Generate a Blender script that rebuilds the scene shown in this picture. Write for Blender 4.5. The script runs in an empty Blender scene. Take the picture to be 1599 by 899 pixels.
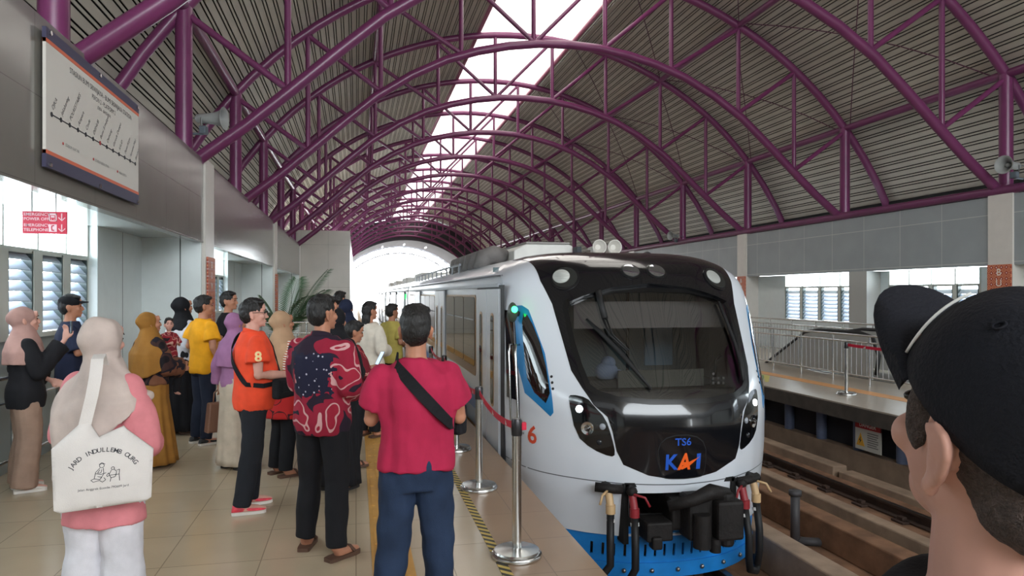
import bpy, bmesh, math, random
import numpy as np
from mathutils import Vector, Matrix, noise, geometry
from mathutils.bvhtree import BVHTree
random.seed(7)
SC = bpy.context.scene
COL = SC.collection
# ------------------------------------------------------------------ camera, sky, exposure
EYE = 1.72
cam_d = bpy.data.cameras.new('camera'); cam = bpy.data.objects.new('camera', cam_d); COL.objects.link(cam)
cam.location = (0, 0, EYE); cam.rotation_euler = (math.radians(90), 0, math.radians(-12.482))
cam_d.sensor_width = 36; cam_d.lens = 36 * 1100 / 1599; cam_d.shift_y = 9.5 / 1599; cam_d.clip_start = .05; cam_d.clip_end = 400
SC.camera = cam
SC.view_settings.view_transform = 'Standard'; SC.view_settings.look = 'None'
SC.view_settings.exposure = 0.06; SC.view_settings.gamma = 1; SC.view_settings.use_curve_mapping = False
wd = bpy.data.worlds.new('overcast_sky'); SC.world = wd; wd.use_nodes = True
bg = wd.node_tree.nodes['Background']; bg.inputs[0].default_value = (.90, .96, 1, 1); bg.inputs[1].default_value = 8.5
# hazy sky: brighter towards the horizon
_n = wd.node_tree; _tc = _n.nodes.new('ShaderNodeTexCoord'); _sp = _n.nodes.new('ShaderNodeSeparateXYZ'); _n.links.new(_tc.outputs['Generated'], _sp.inputs[0])
_ab = _n.nodes.new('ShaderNodeMath'); _ab.operation = 'ABSOLUTE'; _n.links.new(_sp.outputs[2], _ab.inputs[0])
_mr = _n.nodes.new('ShaderNodeMapRange'); _mr.inputs['From Min'].default_value = 0; _mr.inputs['From Max'].default_value = .7; _mr.inputs['To Min'].default_value = 13.5; _mr.inputs['To Max'].default_value = 8.; _n.links.new(_ab.outputs[0], _mr.inputs['Value']); _n.links.new(_mr.outputs[0], bg.inputs[1])
def portal(loc, rot, sx, sy):
    l = bpy.data.lights.new('sky_portal', 'AREA'); l.shape = 'RECTANGLE'; l.size = sx; l.size_y = sy; l.cycles.is_portal = True
    o = bpy.data.objects.new('sky_portal', l); COL.objects.link(o); o.location = loc; o.rotation_euler = rot
portal((5.15, 42.5, 9.95), (0, 0, 0), 3.0, 67)                                   # skylight, facing down
portal((5.05, 83.5, 4), (math.radians(-90), 0, 0), 16, 10)                    # far mouth of the hall
portal((5.05, -10.4, 6.9), (math.radians(90), 0, 0), 15, 5.5)                   # open gable behind the camera
portal((-3.42, 34, 2.0), (0, math.radians(-90), 0), 1.4, 84)                   # windows along the left
portal((13.0, 34, 1.7), (0, math.radians(90), 0), 1.4, 84)                     # windows along the right

# ------------------------------------------------------------------ materials
def srgb(r, g, b):
    f = lambda c: ((c / 255 + .055) / 1.055) ** 2.4 if c > 10 else c / 255 / 12.92
    return (f(r), f(g), f(b), 1)
MATS = {}
def mat(name, col=None, rough=.5, metal=0., var=.0, vscale=6., bump=0., bscale=40., spec=.5, emit=None, stretch=None, trans=0., coat=0.):
    if name in MATS: return MATS[name]
    m = bpy.data.materials.new(name); m.use_nodes = True; MATS[name] = m
    nt = m.node_tree; b = nt.nodes['Principled BSDF']
    if col: b.inputs['Base Color'].default_value = srgb(*col)
    b.inputs['Roughness'].default_value = rough; b.inputs['Metallic'].default_value = metal
    b.inputs['Specular IOR Level'].default_value = spec
    b.inputs['Coat Weight'].default_value = coat
    tc = nt.nodes.new('ShaderNodeTexCoord'); mp = nt.nodes.new('ShaderNodeMapping'); nt.links.new(tc.outputs['Object'], mp.inputs[0])
    if stretch: mp.inputs['Scale'].default_value = stretch
    if var:
        n = nt.nodes.new('ShaderNodeTexNoise'); n.inputs['Scale'].default_value = vscale; n.inputs['Detail'].default_value = 4
        nt.links.new(mp.outputs[0], n.inputs['Vector'])
        r = nt.nodes.new('ShaderNodeValToRGB'); c = srgb(*col)
        r.color_ramp.elements[0].position = .3; r.color_ramp.elements[1].position = .7
        r.color_ramp.elements[0].color = tuple(x * (1 - var) for x in c[:3]) + (1,)
        r.color_ramp.elements[1].color = tuple(min(1, x * (1 + var)) for x in c[:3]) + (1,)
        nt.links.new(n.outputs[0], r.inputs[0]); nt.links.new(r.outputs[0], b.inputs['Base Color'])
    if bump:
        n2 = nt.nodes.new('ShaderNodeTexNoise'); n2.inputs['Scale'].default_value = bscale; n2.inputs['Detail'].default_value = 3
        nt.links.new(mp.outputs[0], n2.inputs['Vector'])
        bp = nt.nodes.new('ShaderNodeBump'); bp.inputs['Strength'].default_value = bump; bp.inputs['Distance'].default_value = .01
        nt.links.new(n2.outputs[0], bp.inputs['Height']); nt.links.new(bp.outputs[0], b.inputs['Normal'])
    if emit:
        b.inputs['Emission Color'].default_value = srgb(*emit[:3]); b.inputs['Emission Strength'].default_value = emit[3]
    return m
def brick(name, c1, c2, cm, w, h, mortar, rough, offset=0., rot=None, scale=(1, 1, 1), bump=.15, spec=.5, loc=(0, 0, 0), yz=False):
    m = mat(name, (128, 128, 128), rough, spec=spec); nt = m.node_tree; b = nt.nodes['Principled BSDF']
    mp = [n for n in nt.nodes if n.type == 'MAPPING'][0]
    if rot: mp.inputs['Rotation'].default_value = rot
    mp.inputs['Location'].default_value = loc
    t = nt.nodes.new('ShaderNodeTexBrick'); t.offset = offset; t.squash = 1
    t.inputs['Color1'].default_value = srgb(*c1); t.inputs['Color2'].default_value = srgb(*c2); t.inputs['Mortar'].default_value = srgb(*cm)
    t.inputs['Scale'].default_value = 1; t.inputs['Brick Width'].default_value = w; t.inputs['Row Height'].default_value = h
    t.inputs['Mortar Size'].default_value = mortar; t.inputs['Mortar Smooth'].default_value = .1
    if yz:
        sp = nt.nodes.new('ShaderNodeSeparateXYZ'); cb = nt.nodes.new('ShaderNodeCombineXYZ'); nt.links.new(mp.outputs[0], sp.inputs[0]); nt.links.new(sp.outputs[1], cb.inputs[0]); nt.links.new(sp.outputs[2], cb.inputs[1]); nt.links.new(cb.outputs[0], t.inputs['Vector'])
    else: nt.links.new(mp.outputs[0], t.inputs['Vector'])
    n = nt.nodes.new('ShaderNodeTexNoise'); n.inputs['Scale'].default_value = 1.7; n.inputs['Detail'].default_value = 5
    nt.links.new(mp.outputs[0], n.inputs['Vector'])
    mx = nt.nodes.new('ShaderNodeMixRGB'); mx.blend_type = 'MULTIPLY'; mx.inputs[0].default_value = .25
    nt.links.new(t.outputs['Color'], mx.inputs[1]); nt.links.new(n.outputs[0], mx.inputs[2]); nt.links.new(mx.outputs[0], b.inputs['Base Color'])
    bp = nt.nodes.new('ShaderNodeBump'); bp.inputs['Strength'].default_value = bump; bp.inputs['Distance'].default_value = .004; bp.invert = True
    nt.links.new(t.outputs['Fac'], bp.inputs['Height']); nt.links.new(bp.outputs[0], b.inputs['Normal'])
    return m
def glassmat(name, tint, refl=.08, rough=.02):
    m = bpy.data.materials.new(name); m.use_nodes = True; MATS[name] = m; nt = m.node_tree
    nt.nodes.remove(nt.nodes['Principled BSDF']); out = nt.nodes['Material Output']
    tr = nt.nodes.new('ShaderNodeBsdfTransparent'); tr.inputs[0].default_value = tint
    gl = nt.nodes.new('ShaderNodeBsdfGlossy'); gl.inputs['Roughness'].default_value = rough
    lw = nt.nodes.new('ShaderNodeLayerWeight'); lw.inputs[0].default_value = .5
    pw = nt.nodes.new('ShaderNodeMath'); pw.operation = 'POWER'; pw.inputs[1].default_value = 4.; nt.links.new(lw.outputs['Facing'], pw.inputs[0])
    ad = nt.nodes.new('ShaderNodeMath'); ad.operation = 'MULTIPLY_ADD'; ad.inputs[1].default_value = .85; ad.inputs[2].default_value = .03 + refl; ad.use_clamp = True; nt.links.new(pw.outputs[0], ad.inputs[0])
    mx = nt.nodes.new('ShaderNodeMixShader'); nt.links.new(ad.outputs[0], mx.inputs[0]); nt.links.new(tr.outputs[0], mx.inputs[1]); nt.links.new(gl.outputs[0], mx.inputs[2])
    nt.links.new(mx.outputs[0], out.inputs[0]); return m
def cloth(name, col, **k):
    return mat(name, col, rough=.85, var=k.pop('var', .12), vscale=k.pop('vscale', 9), bump=k.pop('bump', .12), bscale=k.pop('bscale', 220), spec=.25, **k)
M_purple = mat('purple_paint', (108, 48, 88), .3, var=.1, vscale=2)
M_steel = mat('brushed_steel', (200, 200, 198), .22, 1.0)
M_steel_d = mat('dull_steel', (150, 150, 150), .4, 1.0)
M_black = mat('black_rubber', (18, 18, 20), .6)
M_blackgloss = mat('black_gloss', (14, 15, 18), .08, coat=.4)
M_white = mat('white_paint', (226, 228, 230), .35)
M_deck = mat('roof_panel', (176, 168, 156), .6, var=.06, vscale=1.2)
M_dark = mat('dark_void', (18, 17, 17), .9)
M_conc = mat('concrete', (150, 128, 108), .85, var=.22, vscale=3.5, bump=.4, bscale=25)
M_conc_d = mat('dusty_concrete', (126, 92, 68), .9, var=.3, vscale=4, bump=.5, bscale=20)
M_skin = mat('skin', (176, 122, 96), .5, var=.06, vscale=14, spec=.35)
M_skin_l = mat('fair_skin', (202, 152, 136), .5, var=.08, vscale=12, spec=.35)
M_hair = mat('black_hair', (20, 17, 16), .5, bump=.8, bscale=160, stretch=(1, 1, .25))
M_red = mat('red_fabric', (205, 25, 60), .55)
M_signred = mat('sign_red', (196, 30, 62), .45)
M_signwhite = mat('sign_white', (222, 220, 214), .5)

# ------------------------------------------------------------------ mesh helpers
class MB:
    def __init__(s): s.v = []; s.f = []; s.m = []; s.cur = 0
    def add(s, vs, fs):
        o = len(s.v); s.v += [tuple(v) for v in vs]; s.f += [tuple(i + o for i in f) for f in fs]; s.m += [s.cur] * len(fs); return s
    def box(s, x0, y0, z0, x1, y1, z1, M=None):
        vs = [Vector((x, y, z)) for z in (z0, z1) for y in (y0, y1) for x in (x0, x1)]
        if M: vs = [M @ v for v in vs]
        return s.add(vs, [(0, 2, 3, 1), (4, 5, 7, 6), (0, 1, 5, 4), (2, 6, 7, 3), (0, 4, 6, 2), (1, 3, 7, 5)])
    def rings(s, R, cap=True, closed=False):
        n = len(R[0]); vs = [p for r in R for p in r]; fs = []
        k = len(R)
        for i in range(k if closed else k - 1):
            a, b = i * n, ((i + 1) % k) * n
            for j in range(n): fs.append((a + j, a + (j + 1) % n, b + (j + 1) % n, b + j))
        if cap and not closed:
            fs.append(tuple(range(n - 1, -1, -1))); fs.append(tuple((k - 1) * n + j for j in range(n)))
        return s.add(vs, fs)
    def tube(s, pts, r, n=10, cap=True, closed=False):
        P = [Vector(p) for p in pts]; k = len(P); rr = r if isinstance(r, (list, tuple)) else [r] * k
        R = []; up = None
        for i, p in enumerate(P):
            if closed: t = P[(i + 1) % k] - P[i - 1]
            else: t = P[min(i + 1, k - 1)] - P[max(i - 1, 0)]
            t.normalize()
            if up is None:
                up = Vector((0, 0, 1)) if abs(t.z) < .9 else Vector((0, 1, 0))
            a = (up - t * up.dot(t)).normalized(); b = t.cross(a); up = a
            R.append([p + (a * math.cos(q) + b * math.sin(q)) * rr[i] for q in [2 * math.pi * j / n for j in range(n)]])
        return s.rings(R, cap, closed)
    def cyl(s, p, q, r, n=16): return s.tube([p, q], r, n)
    def lathe(s, prof, M=None, n=24):
        M = M or Matrix()
        return s.rings([[M @ Vector((r * math.cos(2 * math.pi * j / n), r * math.sin(2 * math.pi * j / n), z)) for j in range(n)] for r, z in prof])
    def ell(s, c, r, n=14, k=9, M=None):
        c = Vector(c); R = []
        for i in range(k):
            a = -math.pi / 2 + math.pi * (i + .5) / k
            ring = []
            for j in range(n):
                q = 2 * math.pi * j / n
                v = Vector((r[0] * math.cos(a) * math.cos(q), r[1] * math.cos(a) * math.sin(q), r[2] * math.sin(a) * 1.0 / math.sin(math.pi / 2 - math.pi * .5 / k)))
                if M: v = M @ v
                ring.append(c + v)
            R.append(ring)
        return s.rings(R)
    def chain(s, pts, rad, n=12):
        """rounded limb: tapered tube plus balls at the joints (merged later by remeshing)"""
        s.tube(pts, rad, n)
        for p, r in zip(pts, rad): s.ell(p, (r, r, r), 10, 7)
        return s
    def prism(s, poly, d, M=None):
        """closed polygon in xz, extruded along +y by d"""
        n = len(poly); a = [Vector((x, 0, z)) for x, z in poly]; b = [Vector((x, d, z)) for x, z in poly]
        vs = a + b
        if M: vs = [M @ v for v in vs]
        return s.add(vs, [tuple(range(n)), tuple(range(2 * n - 1, n - 1, -1))] + [(j, n + j, n + (j + 1) % n, (j + 1) % n) for j in range(n)])
    def mesh(s, name='m'):
        me = bpy.data.meshes.new(name); me.from_pydata(s.v, [], s.f); me.update(); return me
    def build(s, name, m, parent=None, smooth=False, bevel=0., fix=True, loc=None):
        me = s.mesh(name)
        for q in (m if isinstance(m, (list, tuple)) else [m]): me.materials.append(q)
        if isinstance(m, (list, tuple)): me.polygons.foreach_set('material_index', s.m)
        if fix:
            bm = bmesh.new(); bm.from_mesh(me); bmesh.ops.recalc_face_normals(bm, faces=bm.faces); bm.to_mesh(me); bm.free()
        return link(name, me, parent, smooth, bevel, loc)
def link(name, me, parent=None, smooth=False, bevel=0., loc=None):
    o = bpy.data.objects.new(name, me); COL.objects.link(o)
    if parent: o.parent = parent
    if loc: o.location = loc
    if smooth:
        me.polygons.foreach_set('use_smooth', [True] * len(me.polygons))
        if smooth != True:
            try: me.set_sharp_from_angle(angle=math.radians(smooth))
            except Exception: pass
    if bevel:
        b = o.modifiers.new('bevel', 'BEVEL'); b.width = bevel; b.segments = 2; b.limit_method = 'ANGLE'
    return o
def tag(o, label=None, cat=None, group=None, kind=None):
    if label: o['label'] = label
    if cat: o['category'] = cat
    if group: o['group'] = group
    if kind: o['kind'] = kind
    return o
def thing(name, loc, label, cat, group=None, rz=0.):
    o = bpy.data.objects.new(name, None); COL.objects.link(o); o.location = loc; o.rotation_euler.z = rz; o.empty_display_size = .1
    return tag(o, label, cat, group)
def struct(o, label=None, cat='building'):
    o['kind'] = 'structure'
    if label: o['label'] = label
    o['category'] = cat
    return o
def copy_tree(o, parent=None):
    c = o.copy(); COL.objects.link(c)
    if parent: c.parent = parent
    for ch in list(o.children): copy_tree(ch, c)
    return c
def remesh(mb, vox, sm=4):
    me = mb.mesh('tmp'); o = bpy.data.objects.new('tmp', me); COL.objects.link(o)
    r = o.modifiers.new('r', 'REMESH'); r.mode = 'VOXEL'; r.voxel_size = vox
    if sm:
        q = o.modifiers.new('s', 'SMOOTH'); q.factor = .5; q.iterations = sm
    dg = bpy.context.evaluated_depsgraph_get()
    me2 = bpy.data.meshes.new_from_object(o.evaluated_get(dg))
    bpy.data.objects.remove(o); bpy.data.meshes.remove(me); return me2
def folds(me, amp, sx=9, sz=2.5, seed=0, zr=None):
    n = len(me.vertices); co = np.empty(n * 3); no = np.empty(n * 3)
    me.vertices.foreach_get('co', co); me.vertices.foreach_get('normal', no); co = co.reshape(-1, 3); no = no.reshape(-1, 3)
    d = np.array([noise.noise((p[0] * sx + seed, p[1] * sx, p[2] * sz + seed)) + .5 * noise.noise((p[0] * sx * 2.3, p[1] * sx * 2.3 + seed, p[2] * sz * 2.6 + 3)) for p in co])
    if zr: d = d * np.clip((zr[1] - co[:, 2]) / (zr[1] - zr[0]), 0, 1)
    co = co + no * (d * amp)[:, None]
    me.vertices.foreach_set('co', co.reshape(-1)); me.update(); return me
def text_mesh(txt, size, bold=0., shear=0., align='CENTER', depth=0., sub=0):
    cu = bpy.data.curves.new('t', 'FONT'); cu.body = txt; cu.size = size; cu.align_x = align; cu.offset = bold * size; cu.shear = shear; cu.extrude = depth
    cu.resolution_u = 3
    o = bpy.data.objects.new('t', cu); COL.objects.link(o); dg = bpy.context.evaluated_depsgraph_get()
    me = bpy.data.meshes.new_from_object(o.evaluated_get(dg)); bpy.data.objects.remove(o); bpy.data.curves.remove(cu)
    bm = bmesh.new(); bm.from_mesh(me); bmesh.ops.triangulate(bm, faces=bm.faces)
    if sub: bmesh.ops.subdivide_edges(bm, edges=bm.edges, cuts=sub, use_grid_fill=True)
    vs = [v.co.copy() for v in bm.verts]; fs = [tuple(v.index for v in f.verts) for f in bm.faces]; bm.free(); bpy.data.meshes.remove(me)
    return vs, fs
def lettering(mb, txt, size, M, **k):
    vs, fs = text_mesh(txt, size, **k); mb.add([M @ v for v in vs], fs)
def frame(o, x, y, z=None):
    x = Vector(x).normalized(); y = Vector(y).normalized(); z = Vector(z).normalized() if z else x.cross(y)
    return Matrix(((x[0], y[0], z[0], o[0]), (x[1], y[1], z[1], o[1]), (x[2], y[2], z[2], o[2]), (0, 0, 0, 1)))
ORD = ['nearest', 'second', 'third', 'fourth', 'fifth', 'sixth', 'seventh', 'eighth', 'ninth', 'tenth', 'eleventh', 'twelfth', 'thirteenth', 'fourteenth', 'fifteenth', 'sixteenth', 'seventeenth', 'eighteenth', 'nineteenth', 'twentieth']
# ------------------------------------------------------------------ the hall
XR = 5.05                       # centre line of the vault
Y0, Y1 = -10, 83
M_floor = brick('floor_tiles', (196, 177, 150), (190, 171, 144), (156, 140, 118), .6, .6, .004, .22, bump=.05)
M_floor_e = brick('edge_tiles', (178, 148, 120), (172, 142, 116), (140, 116, 96), .6, .6, .003, .3, bump=.05)
M_panel_l = brick('left_wall_panel', (134, 131, 124), (130, 127, 120), (112, 109, 103), 1.22, .66, .004, .16, bump=.1, loc=(0, .3, .11), yz=True)
M_panel_r = brick('right_wall_panel', (158, 164, 166), (154, 160, 162), (196, 198, 194), 1.2, .95, .008, .3, bump=.1, loc=(0, .3, .5), yz=True)
M_panel_w = mat('white_wall_panel', (222, 230, 230), .18, var=.02)
M_colw = mat('column_cladding', (208, 203, 196), .35, var=.03)
# floors and platforms
fl = MB(); fl.box(-3.5, Y0, -.25, .88, Y1 + 20, 0); o = fl.build('floor', M_floor); struct(o, 'beige tiled floor of the left platform', 'floor')
fl = MB(); fl.box(.88, Y0, -.25, 1.50, Y1 + 20, 0); o = fl.build('floor_edge', M_floor_e); struct(o, 'brownish tiled edge strip of the left platform', 'floor')
fl = MB(); fl.box(7.5, Y0, -.22, 13.2, Y1 + 20, 0)
M_floor_r = brick('right_floor_tiles', (178, 166, 150), (174, 162, 146), (150, 138, 124), .6, .6, .004, .3, bump=.05)
o = fl.build('floor_right', M_floor_r); struct(o, 'beige tiled right platform across the tracks', 'floor')
fl = MB(); fl.box(7.47, Y0, -.24, 7.53, Y1, -.02); o = fl.build('trim_1', mat('platform_fascia', (70, 64, 58), .8, var=.2)); struct(o, 'dark concrete nosing of the right platform', 'trim')
fl = MB()
fl.box(-3.5, Y0, -1.6, 14, Y1 + 20, -1.32); o = fl.build('ground', M_conc_d); struct(o, 'rusty brown concrete track bed', 'ground')
# under the left platform
fl = MB(); fl.box(1.3, Y0, -1.32, 1.42, Y1, -.25); o = fl.build('wall_platform_left', M_conc); struct(o, 'concrete wall under left platform edge', 'wall')
# track plinths and the wall under the right platform
fl = MB(); fl.box(7.72, Y0, -1.32, 7.95, Y1, -.76); o = fl.build('wall_platform_right', M_conc); struct(o, 'low pale concrete wall below the right platform', 'wall')
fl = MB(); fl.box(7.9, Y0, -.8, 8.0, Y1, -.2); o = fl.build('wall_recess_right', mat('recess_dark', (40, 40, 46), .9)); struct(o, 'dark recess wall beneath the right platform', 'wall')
pl = MB(); pl.box(6.1, Y0, -1.32, 7.25, Y1, -1.1); o = pl.build('trim_2', M_conc_d); struct(o, 'concrete track plinth of the far track', 'trim')
pl = MB(); pl.box(7.25, Y0, -1.32, 7.5, 9.5, -1.0); pl.box(7.25, 9.62, -1.32, 7.5, Y1, -.96); o = pl.build('trim_3', M_conc, bevel=.02); struct(o, 'low concrete kerb beside the far rail', 'trim')
pl = MB(); pl.box(5.45, Y0, -1.32, 5.72, 5.9, -1.0); pl.box(5.45, 6.05, -1.32, 5.72, Y1, -.98); o = pl.build('trim_4', M_conc_d, bevel=.02); struct(o, 'brown concrete upstand between the two tracks', 'trim')
pl = MB(); pl.box(6.05, Y0, -1.32, 6.25, Y1, -1.0); o = pl.build('trim_5', M_conc, bevel=.02); struct(o, 'grey concrete edge of the far track plinth', 'trim')
pl = MB(); pl.box(4.35, Y0, -1.32, 4.62, Y1, -.92); o = pl.build('trim_6', M_conc, bevel=.02); struct(o, 'concrete kerb on the right of the train', 'trim')
pl = MB(); pl.box(2.2, Y0, -1.32, 3.85, Y1, -1.17); o = pl.build('trim_7', M_conc_d); struct(o, 'track plinth under the train', 'trim')
# rails
M_rail = mat('rusty_rail', (62, 46, 38), .6, .3, var=.3, vscale=8); M_railtop = mat('rail_head', (120, 112, 106), .3, .9)
def rail(x, z, label):
    t = thing('rail', (x, 0, z), label, 'rail', 'running rails')
    prof = [(-.07, -.14), (.07, -.14), (.07, -.125), (.012, -.11), (.012, -.04), (.036, -.03), (.036, 0), (-.036, 0), (-.036, -.03), (-.012, -.04), (-.012, -.11), (-.07, -.125)]
    mb = MB(); mb.prism(prof, Y1 - Y0, Matrix.Translation((0, Y0, 0))); mb.build('rail_section', M_rail, t)
    mb = MB(); mb.box(-.03, Y0, 0, .03, Y1, .003); mb.build('rail_head', M_railtop, t)
    for i in range(20):
        y = 5.2 + i * .72
        mb = MB(); mb.box(-.17, y, -.155, .17, y + .2, -.12); mb.box(-.13, y + .05, -.12, -.06, y + .15, -.075); mb.box(.06, y + .05, -.12, .13, y + .15, -.075)
        mb.build('rail_fastener', M_rail, t, bevel=.008)
rail(6.68, -.95, 'running rail of the far track nearest the right platform')
rail(2.49, -1.02, 'running rail under the left side of the train')
rail(3.55, -1.02, 'running rail under the right side of the train')
pp = thing('drain_pipe', (5.2, 7.6, -1.32), 'short dark upright pipe standing between the two tracks', 'pipe')
mb = MB(); mb.cyl((0, 0, 0), (0, 0, .62), .055); mb.build('upright', mat('pipe_grey', (60, 58, 60), .6), pp, True)
mb = MB(); mb.cyl((0, 0, .60), (0, 0, .66), .075); mb.build('cap', mat('pipe_grey'), pp, True)
mb = MB(); mb.cyl((0, 0, .05), (.35, -.15, .05), .05); mb.build('branch', mat('pipe_grey'), pp, True)
# tactile strip and hazard tape
M_tact = mat('tactile_yellow', (196, 146, 70), .6, var=.1, vscale=5)
mb = MB(); mb.box(.10, Y0, 0, .36, Y1, .004)
for i in range(150):
    y = 1 + i * .3
    for j in range(4): mb.box(.125 + j * .06, y + .02, .004, .15 + j * .06, y + .27, .009)
o = mb.build('tactile_strip', M_tact); tag(o, 'yellow ribbed tactile paving strip along the left platform', 'tactile paving')
M_haz = mat('hazard_tape', (205, 180, 90), .5); nt = M_haz.node_tree
w = nt.nodes.new('ShaderNodeTexWave'); w.bands_direction = 'DIAGONAL'; w.inputs['Scale'].default_value = 7.; w.inputs['Distortion'].default_value = 0
r = nt.nodes.new('ShaderNodeValToRGB'); r.color_ramp.interpolation = 'CONSTANT'; r.color_ramp.elements[1].position = .5
r.color_ramp.elements[0].color = srgb(52, 46, 36); r.color_ramp.elements[1].color = srgb(206, 178, 92)
nt.links.new([n for n in nt.nodes if n.type == 'TEX_COORD'][0].outputs['Object'], w.inputs[0]); nt.links.new(w.outputs[0], r.inputs[0]); nt.links.new(r.outputs[0], nt.nodes['Principled BSDF'].inputs['Base Color'])
mb = MB(); mb.box(.875, Y0, .0, .94, Y1, .003); o = mb.build('hazard_tape', M_haz); tag(o, 'black and yellow striped tape stuck along the left platform floor', 'tape')
mb = MB(); mb.box(8.55, Y0, 0, 8.85, Y1, .004); o = mb.build('tactile_strip', mat('tactile_orange', (214, 158, 104), .6, var=.08, vscale=4)); tag(o, 'orange tactile paving strip along the right platform', 'tactile paving')
mb = MB(); mb.prism([(7.9, 12.6), (8.45, 13.4), (8.45, 15.6), (7.9, 16.4)], .003, Matrix(((1, 0, 0, 0), (0, 0, 1, 0), (0, 1, 0, 0), (0, 0, 0, 1)))); o = mb.build('floor_marking', mat('marking_green', (126, 150, 104), .6)); tag(o, 'faded green queue marking on the right platform floor', 'floor marking')
mb = MB(); mb.prism([(7.82, 12.4), (7.9, 12.4), (8.5, 13.3), (8.5, 15.7), (7.9, 16.6), (7.9, 16.4), (8.42, 15.6), (8.42, 13.4)], .0035, Matrix(((1, 0, 0, 0), (0, 0, 1, 0), (0, 1, 0, 0), (0, 0, 0, 1)))); o = mb.build('floor_marking', mat('marking_yellow', (206, 196, 110), .6)); tag(o, 'yellow outline around the green queue marking on right platform', 'floor marking')
# left wall: fascia, alcoves, columns, end wall
XF = -2.30
mb = MB(); mb.box(XF - .12, Y0, 2.51, XF, 30.6, 3.80); o = mb.build('wall_left', M_panel_l); struct(o, 'glossy grey panelled fascia above the left platform', 'wall')
mb = MB(); mb.box(-3.5, Y0, 2.57, XF - .1, 30.6, 2.7); o = mb.build('ceiling_alcove_left', mat('alcove_ceiling', (200, 206, 204), .15)); struct(o, 'glossy white ceiling of the left window alcoves', 'ceiling')
M_louv = mat('louvre_slat', (188, 198, 212), .25, spec=.6); M_frame = mat('window_frame', (205, 208, 200), .4); M_framed = mat('dark_window_frame', (70, 84, 84), .4)
M_pane = glassmat('clear_pane', (.93, .97, .98, 1), .0)
NW = [0]
def window(x, y0, y1, z0, zc, z1, side, label, bays):
    G = .2 if side > 0 else .1
    NW[0] += 1; nm = 'window_%d' % NW[0]
    s = side                                     # s = +1 : hall lies towards +x
    mb = MB()
    mb.box(x - .06, y0 - .04, z0 - .05, x + .06, y1 + .04, z0); mb.box(x - .05, y0, zc - .025, x + .05, y1, zc + .025)
    mb.box(x - .05, y0 - .04, z0, x + .05, y0, z1); mb.box(x - .05, y1, z0, x + .05, y1 + .04, z1)
    W = (y1 - y0 + G) / bays
    for i in range(1, bays): mb.box(x - .06, y0 + i * W - G, z0, x + .06, y0 + i * W, zc); mb.box(x - .03, y0 + i * W - .05, zc, x + .03, y0 + i * W - .02, z1)
    o = mb.build(nm, M_frame); struct(o, label, 'window')
    g = MB(); g.box(x - .006, y0, zc, x + .006, y1, z1); g.build('pane', M_pane, o)
    for i in range(bays):
        a = y0 + i * W; b = a + W - G; l = MB(); n = int((zc - z0) / .105)
        for k in range(n):
            z = z0 + .06 + k * .105
            l.box(-.062, a + .03, -.005, .062, b - .03, .005, Matrix.Translation((x, 0, z)) @ Matrix.Rotation(math.radians(50 * s), 4, 'Y'))
        l.build('louvre', M_louv, o)
        fr = MB(); fr.box(x - .05, a, z0, x + .05, a + .03, zc); fr.box(x - .05, b - .03, z0, x + .05, b, zc); fr.build('louvre_frame', M_framed, o)
XW = -3.3
def left_bay(y0, ws, first):
    """one alcove of the left wall: y0..y0+9.5, the column at its far end"""
    e = y0 + 9.5; wy0, wy1, n = ws
    window(XW, wy0, wy1, 1.32, 2.16, 2.57, 1, 'louvred window with clear top panes in the %s left alcove' % first, n)
    mb = MB(); mb.box(XW - .1, y0, 0, XW + .02, wy1 + .1, 1.27); mb.build
    o = mb.build('wall_left_sill', mat('sill_grey', (150, 160, 160), .3)); struct(o, 'grey wall below the windows of the %s left alcove' % first, 'wall')
    mb = MB(); mb.box(XW - .1, wy1 + .04, 0, XW + .15, e - .74, 2.57); mb.box(XW - .1, y0, 1.27, XW, wy0 - .04, 2.57)
    mb.box(XW - .1, e - .74, 0, XF - .02, e - .6, 2.57)
    for y in (wy1 + .1, wy1 + 1.0): pass
    o = mb.build('wall_left_return', M_panel_w); struct(o, 'glossy white panelled return wall of the %s left alcove' % first, 'wall')
    mb = MB(); mb.box(XW + .145, wy1 + 1.0, 0, XW + .152, wy1 + 1.012, 2.57); mb.box(-2.62, e - .746, 0, -2.605, e - .739, 2.57)
    o = mb.build('trim_%d' % (20 + int(y0)), mat('panel_joint', (90, 100, 100), .6)); struct(o, 'dark joints in the white panels of the %s left alcove' % first, 'trim')
    mb = MB(); mb.box(XF - .5, e - .66, 0, XF + .03, e + .02, 3.82); o = mb.build('column_left', M_colw); struct(o, 'white clad column at the end of the %s left alcove' % first, 'column')
left_bay(2.8, (3.1, 9.66, 9), 'nearest')
left_bay(12.3, (12.6, 18.8, 8), 'second')
left_bay(21.8, (22.2, 28.4, 8), 'third')
mb = MB(); mb.box(XW - .1, Y0, 0, XW, 2.8, 2.57); o = mb.build('wall_left_near', M_panel_w); struct(o, 'white wall panels of the left side behind the camera', 'wall')
M_endw = brick('end_wall_panel', (196, 190, 180), (192, 186, 176), (150, 146, 138), 1.1, 1.8, .005, .3, rot=(math.radians(90), 0, 0), loc=(.05, .2, 0))
mb = MB(); mb.box(-3.5, 30.7, 0, -.25, 30.9, 4.4); o = mb.build('wall_end_left', M_endw); struct(o, 'pale panelled cross wall ending the left platform area', 'wall')
mb = MB(); mb.box(-.37, 30.9, 0, -.25, Y1, 4.4); o = mb.build('wall_far_left', M_endw); struct(o, 'pale wall of the narrow platform end', 'wall')
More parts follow.
